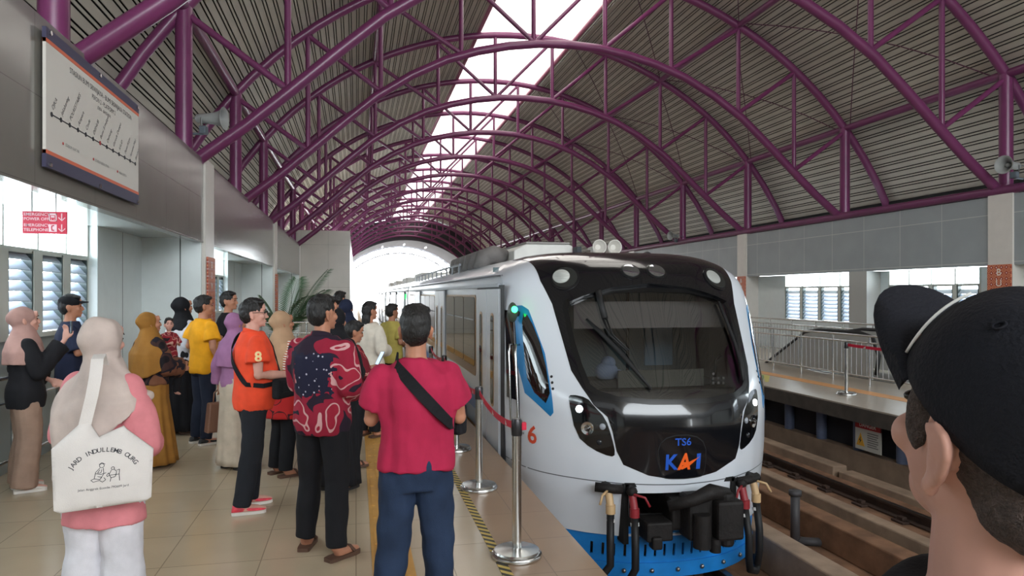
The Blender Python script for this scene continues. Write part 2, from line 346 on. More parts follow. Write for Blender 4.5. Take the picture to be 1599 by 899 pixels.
# orange patterned strips on columns with white letters
M_batikcol = mat('column_pattern', (160, 84, 60), .5); nt = M_batikcol.node_tree
vo = nt.nodes.new('ShaderNodeTexVoronoi'); vo.distance = 'MANHATTAN'; vo.inputs['Scale'].default_value = 9; vo.inputs['Randomness'].default_value = 0
rr = nt.nodes.new('ShaderNodeValToRGB'); rr.color_ramp.interpolation = 'CONSTANT'
for p, c in ((0, (226, 160, 120)), (.22, (180, 84, 58)), (.45, (222, 150, 112)), (.6, (170, 76, 54))):
    e = rr.color_ramp.elements[0] if p == 0 else rr.color_ramp.elements.new(p); e.color = srgb(*c)
nt.links.new([n for n in nt.nodes if n.type == 'TEX_COORD'][0].outputs['Object'], vo.inputs['Vector']); nt.links.new(vo.outputs['Distance'], rr.inputs[0]); nt.links.new(rr.outputs[0], nt.nodes['Principled BSDF'].inputs['Base Color'])
def name_board(x, yc, w, z0, z1, s, label, size):
    t = thing('name_board', (x, yc, z0), label, 'sign', 'orange name boards on columns')
    mb = MB(); mb.box(-.012, -w / 2, 0, .012, w / 2, z1 - z0); mb.build('board', M_batikcol, t)
    for i, ch in enumerate('BUMI SRIWIJAYA'):
        z = z1 - z0 - (i + 1) * size * 1.12
        if ch != ' ' and z > .05:
            L = MB(); lettering(L, ch, size, frame((s * .014, 0, z), (0, s, 0), (0, 0, 1)), bold=.01); L.build('letter', mat('letter_white', (230, 224, 216), .5), t, fix=False)
name_board(XF + .045, 11.99, .56, .5, 2.3, 1, 'narrow reddish name board on the nearest white left column', .15)
name_board(XF + .045, 21.49, .56, .5, 2.3, 1, 'narrow reddish name board on the second white left column', .15)
# right wall
XB = 12.4
mb = MB(); mb.box(XB, Y0, 2.29, XB + .12, Y1, 3.66); o = mb.build('wall_right', M_panel_r); struct(o, 'grey panelled fascia above the right platform', 'wall')
mb = MB(); mb.box(XB + .1, Y0, 2.30, XB + .8, Y1, 2.42); o = mb.build('ceiling_alcove_right', mat('alcove_ceiling')); struct(o, 'soffit above the right platform windows', 'ceiling')
names = ['nearest', 'second', 'third', 'fourth', 'fifth', 'sixth', 'seventh', 'eighth']
XWR = 12.85
for i in range(-2, 7):
    b = 11.6 + 9.5 * i; nm = names[max(i, 0)] if i >= 0 else ('one off frame' if i == -1 else 'other off frame')
    if i >= -1:
        window(XWR, b + .75, b + 3.3, .98, 1.92, 2.29, -1, 'louvred window right of the pillar in the %s right wall bay' % nm, 4)
        window(XWR, b + 4.35, b + 7.6, .98, 1.92, 2.29, -1, 'louvred window left of the pillar in the %s right wall bay' % nm, 4)
    mb = MB(); mb.box(XWR - .05, b, 0, XWR + .1, b + 9.5, .93)
    mb.box(XWR - .05, b, .93, XWR + .1, b + .7, 2.29); mb.box(XWR - .05, b + 3.35, .93, XWR + .1, b + 4.3, 2.29); mb.box(XWR - .05, b + 7.65, .93, XWR + .1, b + 9.5, 2.29)
    if i == -2: mb.box(XWR - .05, b, .9, XWR + .1, b + 9.5, 2.29)
    o = mb.build('wall_right_back', M_panel_w); struct(o, 'white wall around the windows of the %s right wall bay' % nm, 'wall')
    mb = MB(); mb.box(XB, b + 3.6, 0, XWR, b + 4.25, 2.29); o = mb.build('column_right', mat('pillar_grey', (172, 172, 168), .4)); struct(o, 'grey pillar between two windows of the %s right wall bay' % nm, 'column')
    mb = MB(); mb.box(XB - .04, b - .42, 0, XWR, b + .12, 3.68); o = mb.build('column_right', M_colw); struct(o, 'pale clad column at the start of the %s right wall bay' % nm, 'column')
    if 0 <= i < 2: name_board(XB - .055, b - .15, .52, .3, 2.3, -1, 'orange patterned name board on the %s pale right column' % nm, .19)
# roof decking (slats with open dark joints) and the skin above it
RD, ZD = 10.12, -.29
def arc(dx, R=RD): return (XR + dx, ZD + math.sqrt(R * R - dx * dx))
S0, S1 = -1.4, 1.62             # skylight edges
SKY0 = 9.0                      # skylight kept off the near roof to dim it and its windscreen reflection
for side, a0, a1 in (('left', math.asin(S0 / RD), -1.14), ('right', math.asin(S1 / RD), 1.14)):
    mb = MB(); n = int(abs(a1 - a0) * RD / .215); sg = 1 if a1 > a0 else -1
    for i in range(n):
        for u, w in ((.0, .56), (.69, .87)):
            p = a0 + sg * (i + u + .04) * .215 / RD; q = a0 + sg * (i + w + .04) * .215 / RD
            P = [(XR + R * math.sin(t), ZD + R * math.cos(t)) for t, R in ((p, RD), (q, RD), (q, RD + .02), (p, RD + .02))]
            mb.prism(P, 76 - Y0, Matrix.Translation((0, Y0, 0)))
    if side == 'left':
        for i in range(int((S1 - S0) / .215) + 1):
            p = (S0 + .03 + i * .215) / RD; q = p + .176 / RD
            P = [(XR + R * math.sin(t), ZD + R * math.cos(t)) for t, R in ((p, RD), (q, RD), (q, RD + .02), (p, RD + .02))]
            mb.prism(P, SKY0 - Y0, Matrix.Translation((0, Y0, 0)))
    o = mb.build('ceiling_slats_' + side, M_deck); struct(o, 'pale slatted lining of the %s half of the vault' % side, 'ceiling')
    mb = MB(); K = 24; T = [a0 + (a1 - a0) * i / K for i in range(K + 1)]
    pts = [(XR + (RD + .10) * math.sin(t), ZD + (RD + .10) * math.cos(t)) for t in T] + [(XR + (RD + .16) * math.sin(t), ZD + (RD + .16) * math.cos(t)) for t in reversed(T)]
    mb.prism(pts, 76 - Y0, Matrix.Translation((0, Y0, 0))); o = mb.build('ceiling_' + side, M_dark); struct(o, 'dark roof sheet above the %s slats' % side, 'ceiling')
    if side == 'left':
        mb = MB(); T2 = [S0 + (S1 - S0) * i / 8 for i in range(9)]; mb.prism([arc(t, RD + .06) for t in T2] + [arc(t, RD + .12) for t in reversed(T2)], SKY0 - Y0, Matrix.Translation((0, Y0, 0))); o = mb.build('ceiling_ridge', M_dark); struct(o, 'closed roof ridge before the skylight begins', 'ceiling')  # out of view, closed so the windscreen reflects slats, not sky
    # closing strip between eaves and the wall top
    ex, ez = XR + RD * math.sin(a1), ZD + RD * math.cos(a1)
    xw = XF - .6 if side == 'left' else XB + .6
    mb = MB(); mb.prism([(ex - .3, ez - .3), (ex + .3, ez - .3), (ex + .3, ez + .25), (ex - .3, ez + .25)], 76 - Y0, Matrix.Translation((0, Y0, 0))); o = mb.build('trim_%s_eaves' % side, M_dark); struct(o, 'dark eaves gutter of the %s roof edge' % side, 'trim')
    mb = MB(); mb.box(min(xw, ex) - .2, Y0, 3.5 if side == 'right' else 3.6, max(xw, ex) + .2, 76, 3.56 if side == 'right' else 3.66); o = mb.build('trim_%s_ledge' % side, M_panel_w); struct(o, 'ledge behind the %s wall top' % side, 'trim')
# skylight of translucent sheets
M_sky = bpy.data.materials.new('translucent_sheet'); M_sky.use_nodes = True; nt = M_sky.node_tree
nt.nodes.remove(nt.nodes['Principled BSDF']); tr = nt.nodes.new('ShaderNodeBsdfTransparent'); tr.inputs[0].default_value = (.62, .59, .56, 1); tl = nt.nodes.new('ShaderNodeBsdfTranslucent'); tl.inputs[0].default_value = (.62, .58, .54, 1)
mx = nt.nodes.new('ShaderNodeMixShader'); mx.inputs[0].default_value = .35; nt.links.new(tr.outputs[0], mx.inputs[1]); nt.links.new(tl.outputs[0], mx.inputs[2]); nt.links.new(mx.outputs[0], nt.nodes['Material Output'].inputs[0])
mb = MB(); T = [S0 + (S1 - S0) * i / 8 for i in range(9)]
mb.prism([arc(t) for t in T] + [arc(t, RD + .02) for t in reversed(T)], 76 - SKY0, Matrix.Translation((0, SKY0, 0))); o = mb.build('window_skylight', M_sky); struct(o, 'long bright translucent skylight along the top of the vault', 'skylight')
mb = MB()
for dx in (S0, S1):
    x, z = arc(dx, RD - .05); mb.tube([(x, SKY0, z), (x, 76, z)], .06, 8)
mb2 = mb; o = mb.build('trim_skylight', mat('skylight_edge', (150, 90, 112), .4), None, True); struct(o, 'purple edge tubes of the skylight', 'trim')
# trusses
LOW = [(0, 7.75), (.75, 7.72), (1.5, 7.61), (2.25, 7.43), (3.0, 7.17), (3.8, 6.76), (4.6, 6.23), (5.3, 5.62), (6.0, 4.98), (6.7, 4.36), (7.46, 3.76)]
def low(dx): return float(np.interp(abs(dx), [p[0] for p in LOW], [p[1] for p in LOW]))
RT = 9.95
def top(dx): return ZD + math.sqrt(RT * RT - dx * dx)
VX = [.9, 2.65, 4.5, 6.1]
def make_truss(y, label):
    t = thing('roof_truss', (XR, y, 0), label, 'roof truss', 'arched roof trusses')
    pts = [(d, 0, z) for d, z in reversed(LOW)][:-1]; pts = [(-p[0], 0, p[2]) for p in pts] + [(0, 0, 7.75)] + [(p[0], 0, p[2]) for p in reversed(pts)]
    MB().tube(pts, .1, 12).build('bottom_chord', M_purple, t, 50)
    pts = [(d, 0, top(d)) for d in [-9.1 + 18.2 * i / 40 for i in range(41)]]
    MB().tube(pts, .1, 12).build('top_chord', M_purple, t, 50)
    for s in (-1, 1):
        MB().cyl((s * 7.62, 0, 3.6), (s * 7.62, 0, top(7.62)), .125, 14).build('post', M_purple, t, 50)
        for d in VX: MB().cyl((s * d, 0, low(d)), (s * d, 0, top(d)), .055, 10).build('upright', M_purple, t, 50)
        for a, b in ((7.62, 6.1), (6.1, 4.5), (4.5, 2.65), (2.65, .9)):
            MB().cyl((s * a, 0, top(a) - .08), (s * b, 0, low(b) + .05), .055, 10).build('diagonal', M_purple, t, 50)
        MB().ell((s * 7.46, 0, 3.78), (.14, .14, .12)).build('foot_joint', M_purple, t, True)
    MB().cyl((-.9, 0, low(.9)), (.9, 0, top(.9) - .06), .05, 10).build('diagonal', M_purple, t, 50)
    return t
T0 = make_truss(6.85, 'purple arched roof truss nearest the camera, its foot above the route map')
for k in range(1, 15):
    c = copy_tree(T0); c.location.y = 6.85 + 4.75 * k; c['label'] = 'purple arched roof truss, %s one counted from the camera' % ORD[k]
t = thing('end_arch', (XR, 83.3, 0), 'pale arched lattice truss standing in the bright far mouth of the hall', 'roof truss'); M_endarch = mat('end_arch_grey', (176, 178, 186), .5)  # pale grey stands in for glare on the lattice
for R_ in (8.95, 8.2): MB().tube([(R_ * math.sin(a), 0, -1.7 + R_ * math.cos(a)) for a in [-1.1 + 2.2 * i / 40 for i in range(41)]], .07, 8).build('chord', M_endarch, t, 50)
for sd in (-1, 1): MB().cyl((sd * 7.98, 0, 0), (sd * 7.98, 0, 2.4), .09, 10).build('post', M_endarch, t, 50)
for i in range(24):
    a, b = -1.08 + 2.16 * i / 24, -1.08 + 2.16 * (i + 1) / 24; R1, R2 = (8.95, 8.2) if i % 2 else (8.2, 8.95)
    MB().cyl((R1 * math.sin(a), 0, -1.7 + R1 * math.cos(a)), (R2 * math.sin(b), 0, -1.7 + R2 * math.cos(b)), .045, 8).build('diagonal', M_endarch, t, 50)
# longitudinal members
def purlin(dx, z, r, label):
    o = MB().tube([(XR + dx, Y0 + 8, z), (XR + dx, 76, z)], r, 10).build('roof_purlin', M_purple, None, 50); tag(o, label, 'roof beam', 'long roof beams')
purlin(7.62, top(7.62), .09, 'purple tube beam joining the truss posts along the right side of the roof')
purlin(-7.62, top(7.62), .09, 'purple tube beam joining the truss posts along the left side of the roof')
purlin(4.5, top(4.5), .08, 'purple tube beam high on the right half of the vault')
purlin(-4.5, top(4.5), .08, 'purple tube beam high on the left half of the vault')
purlin(7.35, 3.76, .09, 'purple tube beam along the top of the right wall')
M_rod = mat('thin_rod', (90, 50, 70), .5)
for k in range(1, 5):
    y = 6.85 + 4.75 * k
    t = thing('bracing_cross', (XR, y, 0), 'thin crossed bracing rods in the right roof bay behind the %s truss' % ORD[k], 'bracing', 'roof bracing')
    for a, b, ya, yb in ((4.5, 7.62, .2, 4.55), (7.62, 4.5, .2, 4.55), (1.7, 4.4, .2, 4.55)):
        MB().tube([(a + (b - a) * i / 6, ya + (yb - ya) * i / 6, top(a + (b - a) * i / 6) - .02) for i in range(7)], .012, 6).build('rod', M_rod, t)
# plain dark liner near the far mouth
mb = MB(); T = [-1.12 + 2.24 * i / 30 for i in range(31)]
def liner(R): return [(XR + R * math.sin(t) * 1.0, -1.7 + R * math.cos(t)) for t in T]
mb.prism(liner(9.0) + list(reversed(liner(9.6))), 9.5, Matrix.Translation((0, 73.6, 0))); o = mb.build('ceiling_far', mat('liner_grey', (58, 54, 60), .8)); struct(o, 'plain dark vault lining at the far end of the hall', 'ceiling')
mb = MB(); mb.prism(liner(9.6) + list(reversed(liner(11.2))), .3, Matrix.Translation((0, 73.6, 0))); o = mb.build('wall_far_arch', mat('liner_grey')); struct(o, 'dark arch wall where the vault steps down', 'wall')
for i, dx in enumerate((-2.3, 0, 2.3)):
    o = MB().box(-.06, -.7, -.05, .06, .7, .05).build('strip_light', mat('lamp_white', (255, 255, 255), .5, emit=(255, 255, 255, 4)), loc=(XR + dx, 76.5, -1.95 + math.sqrt(81 - dx * dx)))
    tag(o, '%s short strip light under the far dark vault' % ('left', 'middle', 'right')[i], 'lamp', 'far strip lights')

mb = MB(); mb.box(-3.6, Y0 - .3, -1.4, 13.4, Y0, 4.2); o = mb.build('wall_back', mat('back_wall', (150, 148, 142), .6)); struct(o, 'wall closing the hall behind the camera', 'wall')  # unseen wall added to dim the foreground, gable above left open for daylight
# ------------------------------------------------------------------ the train
XC = 3.02
PRF = np.array([(-.58, 6.22, 0, 1.40, 1), (-.1, 6.14, 0, 1.43, 1), (.1, 6.12, 0, 1.44, 1), (.5, 6.12, 0, 1.45, 1), (.72, 6.17, 0, 1.45, .96), (1.0, 6.36, 0, 1.45, .84), (1.3, 6.58, .01, 1.45, .68), (1.6, 6.80, .03, 1.45, .55), (1.8, 6.94, .06, 1.44, .48), (1.96, 7.06, .12, 1.43, .44), (2.08, 7.22, .17, 1.42, .42), (2.16, 7.45, .21, 1.40, .42), (2.2, 7.75, .24, 1.40, .42), (2.22, 8.2, .26, 1.40, .42)])
_dl = np.r_[0, np.cumsum(np.hypot(np.diff(PRF[:, 0]), np.diff(PRF[:, 1])))]; PV = _dl / _dl[-1]
def _smooth(y, n):
    p = np.r_[2 * y[0] - y[n:0:-1], y, 2 * y[-1] - y[-2:-n - 2:-1]]; k = np.hanning(2 * n + 3)[1:-1]; k /= k.sum()
    return np.convolve(p, k, 'same')[n:-n]
VT = np.linspace(0, 1, 601); TAB = [_smooth(np.interp(VT, PV, PRF[:, k]), 26) for k in range(5)]
TT = np.linspace(-1, 1, 801); _g = np.interp(np.abs(TT), [0, .2, .4, .6, .75, .85, .92, .97, 1], [0, .02, .09, .26, .45, .62, .8, 1.02, 1.35]); GTAB = _smooth(_g, 24); GTAB[0] = GTAB[-1] = 1.35
def S(t, v, off=0.):
    def q(t, v):
        z, y, D, W, G = [float(np.interp(v, VT, a)) for a in TAB]
        return Vector((t * W, y + G * float(np.interp(t, TT, GTAB)), z - D * abs(t) ** 5))
    p = q(t, v)
    if off:
        e = .004; a = q(min(1, t + e), v) - q(max(-1, t - e), v); b = q(t, min(1, v + e)) - q(t, max(0, v - e))
        n = a.cross(b).normalized(); p = p + n * off
    return p
def inside(pt, poly):
    x, y = pt; r = False; n = len(poly)
    for i in range(n):
        (x0, y0), (x1, y1) = poly[i], poly[i - 1]
        if (y0 > y) != (y1 > y) and x < (x1 - x0) * (y - y0) / (y1 - y0) + x0: r = not r
    return r
def densify(poly, st=.02, asp=2.5):
    out = []
    for i in range(len(poly)):
        a, b = poly[i], poly[(i + 1) % len(poly)]; d = math.hypot(b[0] - a[0], (b[1] - a[1]) * asp); n = max(1, int(d / st))
        out += [(a[0] + (b[0] - a[0]) * j / n, a[1] + (b[1] - a[1]) * j / n) for j in range(n)]
    return out
def rnd(poly, k=2):
    """soften corners of a closed outline (Chaikin)"""
    for _ in range(k):
        q = []
        for i in range(len(poly)):
            a, b = poly[i], poly[(i + 1) % len(poly)]
            q += [(a[0] * .75 + b[0] * .25, a[1] * .75 + b[1] * .25), (a[0] * .25 + b[0] * .75, a[1] * .25 + b[1] * .75)]
        poly = q
    return poly
def mirror(half): return half + [(-t, v) for t, v in reversed(half)]
def patch(outline, holes=(), off=0., thick=0., st=.03, fn=None):
    """sheet lying on the train's nose, cut along an outline given in nose coordinates"""
    fn = fn or S
    loops = [densify(outline, st)] + [densify(h, st) for h in holes]
    vs = []; ed = []
    for L in loops:
        o = len(vs); vs += L; ed += [(o + i, o + (i + 1) % len(L)) for i in range(len(L))]
    ts = [p[0] for p in loops[0]]; vv = [p[1] for p in loops[0]]
    g = []
    nt = int((max(ts) - min(ts)) / st) + 1; nv = int((max(vv) - min(vv)) / (st * .42)) + 1
    for i in range(nt):
        for j in range(nv):
            p = (min(ts) + (i + .5) * (max(ts) - min(ts)) / nt, min(vv) + (j + .5) * (max(vv) - min(vv)) / nv)
            if inside(p, loops[0]) and not any(inside(p, h) for h in loops[1:]): g.append(p)
    r = geometry.delaunay_2d_cdt([Vector((p[0], p[1] * 2.4)) for p in vs + g], ed, [], 0, 1e-5)
    P = [(p[0], p[1] / 2.4) for p in r[0]]; F = []
    for f in r[2]:
        c = (sum(P[i][0] for i in f) / len(f), sum(P[i][1] for i in f) / len(f))
        if inside(c, loops[0]) and not any(inside(c, h) for h in loops[1:]):
            a, b, cc = [P[i] for i in f[:3]]
            if (b[0] - a[0]) * (cc[1] - a[1]) - (b[1] - a[1]) * (cc[0] - a[0]) < 0: f = list(reversed(f))
            F.append(tuple(f))
    mb = MB(); V3 = [fn(p[0], p[1], off) for p in P]
    mb.add(V3, F)
    if thick:
        cnt = {}
        for f in F:
            for i in range(len(f)):
                e = (f[i], f[(i + 1) % len(f)]); cnt[e] = 1
        n0 = len(mb.v); back = {}
        V4 = [fn(p[0], p[1], off - thick) for p in P]; mb.v += [tuple(p) for p in V4]; fs = []
        for (a, b) in cnt:
            if (b, a) not in cnt: fs.append((b, a, n0 + a, n0 + b))
        mb.f += fs; mb.m += [0] * len(fs)
    return mb
M_tw = mat('train_white', (214, 219, 226), .22, coat=.3, var=.02, vscale=1.5)
M_tblack = mat('train_black', (16, 17, 21), .14, coat=.5)
M_tblue = mat('train_blue', (28, 120, 178), .35)
M_tgrey = mat('train_grey', (150, 156, 164), .35)
M_win = mat('side_glass', (30, 26, 24), .03, spec=.8)
M_shield = glassmat('windscreen_glass', (.5, .5, .5, 1), .10)
TRAIN = thing('train', (XC, 0, 0), 'white light rail train with a black nose standing at the left platform', 'train')
mask_h = [(0, 1.0), (.815, 1.0), (.81, .90), (.805, .80), (.775, .68), (.715, .60), (.69, .51), (.66, .40), (.612, .352), (.56, .312), (.485, .285), (.46, .252), (.438, .207), (.40, .176), (.24, .151), (.08, .141), (0, .140)]
glass_h = [(0, .645), (.30, .640), (.53, .622), (.62, .607), (.642, .585), (.632, .484), (.61, .411), (.582, .358), (.54, .342), (.437, .328), (.217, .320), (0, .3185)]
MASK = mirror(mask_h[1:-1]); MASK = [(0, 1.0)] + mask_h[1:-1] + [(0, .140)] + [(-t, v) for t, v in reversed(mask_h[1:-1])]
GLASS = [(0, .645)] + glass_h[1:-1] + [(0, .3185)] + [(-t, v) for t, v in reversed(glass_h[1:-1])]
COUP = [(-.355, .003), (-.36, .098), (-.34, .108), (.34, .108), (.36, .098), (.355, .003)]
RECT = [(-1, 0), (1, 0), (1, 1), (-1, 1)]
nose = patch(RECT, [GLASS, COUP], 0, .03, .03).build('nose_shell', M_tw, TRAIN, 40, fix=False)
patch(MASK, [GLASS], .004, .006, .03).build('nose_mask', M_tblack, nose, 40, fix=False)
ws = patch(GLASS, [], -.002, 0, .03).build('windscreen', M_shield, TRAIN, True, fix=False)
seal = [(t * 1.015, v + (v - .48) * .03) for t, v in GLASS]; ins = [(t * .965, v - (v - .48) * .05) for t, v in GLASS]
patch(seal, [ins], .006, .004, .03).build('windscreen_seal', mat('seal_black', (10, 10, 11), .35), ws, 40, fix=False)
brow = [(-.60, .600), (-.50, .618), (-.30, .642), (0, .656), (.30, .642), (.50, .618), (.60, .600), (.60, .612), (.50, .634), (.30, .660), (0, .675), (-.30, .660), (-.50, .634), (-.60, .612)]
patch(brow, [], .05, .06, .025).build('brow', M_tblack, nose, 40, fix=False)
# white line between mask and headlights, seam, access panel, lettering
patch([(-1, .137), (-.6, .134), (0, .128), (.6, .134), (1, .137), (1, .1345), (.6, .1315), (0, .1255), (-.6, .1315), (-1, .1345)], [], .001, 0, .03).build('seam', mat('seam_grey', (90, 92, 96), .6), nose, fix=False)
KP = rnd([(-.19, .242), (.15, .242), (.15, .150), (.10, .143), (-.11, .143), (-.16, .150)], 2)
kp = patch(KP, [], .009, .008, .02).build('access_panel', M_tblack, nose, 40, fix=False)
patch([(t * 1.03 - (-.02) * .03, v + (v - .193) * .05) for t, v in KP], [KP], .006, .003, .02).build('panel_gap', mat('seam_dark', (6, 6, 7), .7), kp, fix=False)
def nose_text(name, txt, t0, v0, w, h, m, parent, bold=.02, shear=0., off=.013, sub=1):
    vs, fs = text_mesh(txt, 1, bold=bold, shear=shear, align='LEFT', sub=sub)
    x0 = min(v.x for v in vs); x1 = max(v.x for v in vs); y0 = min(v.y for v in vs); y1 = max(v.y for v in vs)
    mb = MB(); mb.add([S(t0 + (v.x - x0) / (x1 - x0) * w, v0 + (v.y - y0) / (y1 - y0) * h, off) for v in vs], fs)
    return mb.build(name, m, parent, fix=False)
M_ltb = mat('letter_blue', (24, 84, 190), .4); M_lto = mat('letter_orange', (240, 96, 22), .4)
nose_text('unit_number', 'TS6', -.068, .2195, .11, .0175, M_ltb, kp, .015)
nose_text('emblem_letter', 'K', -.135, .164, .088, .036, M_ltb, kp, .03, .05)
nose_text('emblem_letter', 'A', -.055, .163, .092, .039, M_lto, kp, .03, .15, .014)
nose_text('emblem_letter', 'I', .078, .163, .036, .036, M_ltb, kp, .03, .05)
patch([(-.05, .166), (.02, .180), (.105, .192), (.03, .172), (-.02, .164)], [], .0155, 0, .02).build('emblem_swoosh', M_lto, kp, fix=False)
nose_text('car_number', '6', -.915, .200, .042, .046, mat('number_orange', (214, 78, 48), .5), nose, .02, .06, .004)
# headlights (outline, chrome lamp, small bright lamp)
HL = [(.70, .325), (.678, .335), (.593, .329), (.556, .308), (.497, .282), (.463, .238), (.443, .199), (.47, .192), (.58, .208), (.665, .238)]
M_lens = glassmat('lamp_lens', (.5, .5, .52, 1), .06); M_chrome = mat('chrome', (210, 212, 215), .08, 1.0)
M_led = mat('lamp_lit', (255, 255, 255), .3, emit=(240, 252, 255, 14))
def disc(t, v, r, off, m, name, parent, dome=0., asp=1., n=24):
    c = S(t, v, off); nrm = (S(t, v, off + .1) - c).normalized(); a = (S(t + .01, v, off) - c).normalized(); b = nrm.cross(a)
    mb = MB(); R = []
    for q, h in ((1.0, -.02), (1.0, 0), (.8, dome * .5), (.45, dome * .9), (.02, dome)):
        R.append([c + (a * math.cos(2 * math.pi * j / n) * asp + b * math.sin(2 * math.pi * j / n)) * r * q + nrm * h for j in range(n)])
    mb.rings(R); return mb.build(name, m, parent, 50)
for s in (-1, 1):
    P = [(s * t, v) for t, v in rnd(HL, 1)]; P = P if s > 0 else P[::-1]
    h = patch(P, [], .006, .01, .02).build('headlight', mat('headlight_black', (12, 13, 15), .1, coat=.6), nose, 40, fix=False); h['label'] = 'black angular headlight with a lit white lamp'
    disc(s * .640, .300, .034, .014, M_led, 'position_lamp', h, .012)
    disc(s * .600, .256, .062, .012, M_chrome, 'reflector', h, -.004); disc(s * .600, .256, .030, .018, M_lens, 'lens', h, .02)
    disc(s * .515, .262, .030, .011, M_tgrey, 'marker_lamp', h, .01)
    disc(s * .535, .225, .026, .011, mat('lamp_dark', (40, 42, 46), .2), 'marker_lamp', h, .01)
# round roof lamps
for t, v, r, big in ((-.607, .684, .155, 1), (.600, .684, .155, 1), (-.11, .706, .115, 0), (.095, .706, .115, 0)):
    rim = disc(t, v, r, .006, mat('lamp_rim', (26, 26, 28), .25), 'lamp_rim', nose, .012)
    b = disc(t, v, r * .86, .016, mat('lamp_bowl', (70, 72, 70), .25, .6), 'lamp_bowl', rim, .003)
    if big: disc(t - .022, v + .003, r * .58, .024, mat('lamp_fluted', (196, 200, 196), .2, .35, bump=.8, bscale=60, stretch=(.1, .1, 3)), 'lamp_reflector', rim, .010)
    else: disc(t, v, r * .8, .02, mat('lamp_mirror', (200, 205, 210), .06, .95), 'lamp_reflector', rim, .006)
# cab interior behind the windscreen
cab = MB(); cab.box(-1.36, 8.55, -.3, 1.36, 8.6, 2.05); cw = cab.build('cab_rear_wall', mat('cab_wall', (92, 112, 116), .6), TRAIN)
cab = MB(); cab.box(-.50, 8.52, .3, -.46, 8.55, 1.9); cab.box(.38, 8.52, .3, .41, 8.55, 1.9); cab.build('cab_door_frame', mat('cab_trim', (40, 46, 50), .5), cw)
cab = MB(); cab.box(.62, 8.50, .8, 1.0, 8.55, 1.6); cab.build('cab_rear_window', mat('cab_window', (150, 190, 215), .1), cw)
cab = MB(); cab.box(-1.3, 7.6, -.35, 1.3, 8.6, -.3); cab.build('cab_floor', M_dark, TRAIN)
cab = MB(); cab.box(-1.15, 7.75, 1.9, 1.15, 8.55, 1.92); cab.build('cab_ceiling', mat('cab_lining', (46, 46, 48), .8), TRAIN)
cab = MB(); cab.prism([(-.95, -.3), (.95, -.3), (.95, .72), (-.95, .72)], .5, Matrix.Translation((0, 6.85, 0))); cab.box(-.9, 7.0, .72, .75, 7.35, .82); da = cab.build('dashboard', mat('dash_black', (24, 24, 25), .5), TRAIN, bevel=.02)
cab = MB(); cab.box(-.35, 6.93, .74, .62, 6.955, .92); cab.build('display_board', mat('board_dull', (92, 96, 88), .5), da)
cab = MB(); cab.ell((-.42, 7.1, .90), (.13, .10, .10)); cab.ell((-.40, 7.1, .99), (.08, .08, .07)); cab.ell((-.30, 7.08, .87), (.07, .07, .05)); cab.build('papers', mat('paper_blue', (150, 170, 200), .8), da, True)
cab = MB(); cab.box(-.75, 7.2, 1.35, 1.02, 7.21, 1.64); cab.build('sun_blind', mat('blind_grey', (150, 146, 142), .9), TRAIN)
cab = MB(); cab.tube([(.78, 6.98, .82), (.80, 7.0, 1.0), (.86, 7.0, 1.06)], .015, 8); cab.build('cab_microphone', M_black, da, True)
cab = MB()
for q in range(7): cab.box(.72 + .06 * (q % 3), 6.93, .75 + .05 * (q // 3), .745 + .06 * (q % 3), 6.95, .775 + .05 * (q // 3))
cab.build('cab_switches', mat('switch_grey', (150, 150, 150), .5), da)
# wipers
def npath(P, off): return [S(t, v, off) for t, v in P]
wp = MB(); wp.tube(npath([(-.40, .628), (-.40, .60), (-.395, .545)], .06), .035, 8); w0 = wp.build('wiper_arm', M_black, TRAIN, True)
wp = MB(); wp.tube(npath([(-.405, .545), (-.39, .50), (-.30, .452)], .05), .012, 8); wp.tube(npath([(-.385, .545), (-.37, .50), (-.285, .452)], .05), .010, 8); wp.build('wiper_rod', M_black, w0, True)
wp = MB(); wp.tube(npath([(-.51, .548), (-.44, .51), (-.35, .455), (-.27, .40), (-.20, .35)], .03), [.014, .024, .028, .022, .01], 8); wp.build('wiper_blade', M_black, w0, True)
wp = MB(); wp.tube(npath([(.53, .60), (.545, .55), (.56, .47), (.555, .41), (.53, .36)], .03), .016, 8); wp.build('wiper_arm', M_black, TRAIN, True)
# coupler recess, coupler, hoses, plough
M_grime = mat('grimy_iron', (24, 20, 19), .7, .2, var=.4, vscale=9, bump=.6, bscale=30)
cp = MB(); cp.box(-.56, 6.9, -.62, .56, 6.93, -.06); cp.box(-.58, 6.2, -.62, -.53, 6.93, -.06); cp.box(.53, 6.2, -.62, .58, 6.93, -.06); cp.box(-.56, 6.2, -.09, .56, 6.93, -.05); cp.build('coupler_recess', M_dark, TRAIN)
co = MB(); co.box(-.16, 6.05, -.48, .26, 6.9, -.18); co.box(-.08, 5.86, -.52, .34, 6.1, -.12); cph = co.build('coupler', M_grime, TRAIN, bevel=.03)
co = MB(); co.box(.14, 5.74, -.50, .40, 6.0, -.14); co.cyl((.27, 5.84, -.57), (.27, 5.84, -.08), .07); co.build('coupler_jaw', M_grime, cph, bevel=.03)
co = MB(); co.tube([(-.26, 5.92, -.2), (-.05, 5.86, -.14), (.12, 5.84, -.07), (.30, 5.86, -.10)], [.05, .06, .075, .05], 10); co.build('coupler_lever', M_grime, cph, True)
co = MB(); co.box(-.42, 6.02, -.56, -.16, 6.3, -.38); co.box(-.38, 5.98, -.62, -.28, 6.1, -.5); co.build('coupler_guide', M_grime, cph, bevel=.02)
co = MB(); co.cyl((.02, 5.82, -.56), (.02, 5.82, -.26), .08); co.cyl((.14, 5.80, -.60), (.14, 5.80, -.48), .05); co.build('coupler_pin', M_grime, cph, 40)
M_redv = mat('valve_red', (140, 36, 44), .5); M_tanv = mat('valve_tan', (196, 164, 122), .5); M_lite = mat('hose_band', (205, 205, 205), .5)
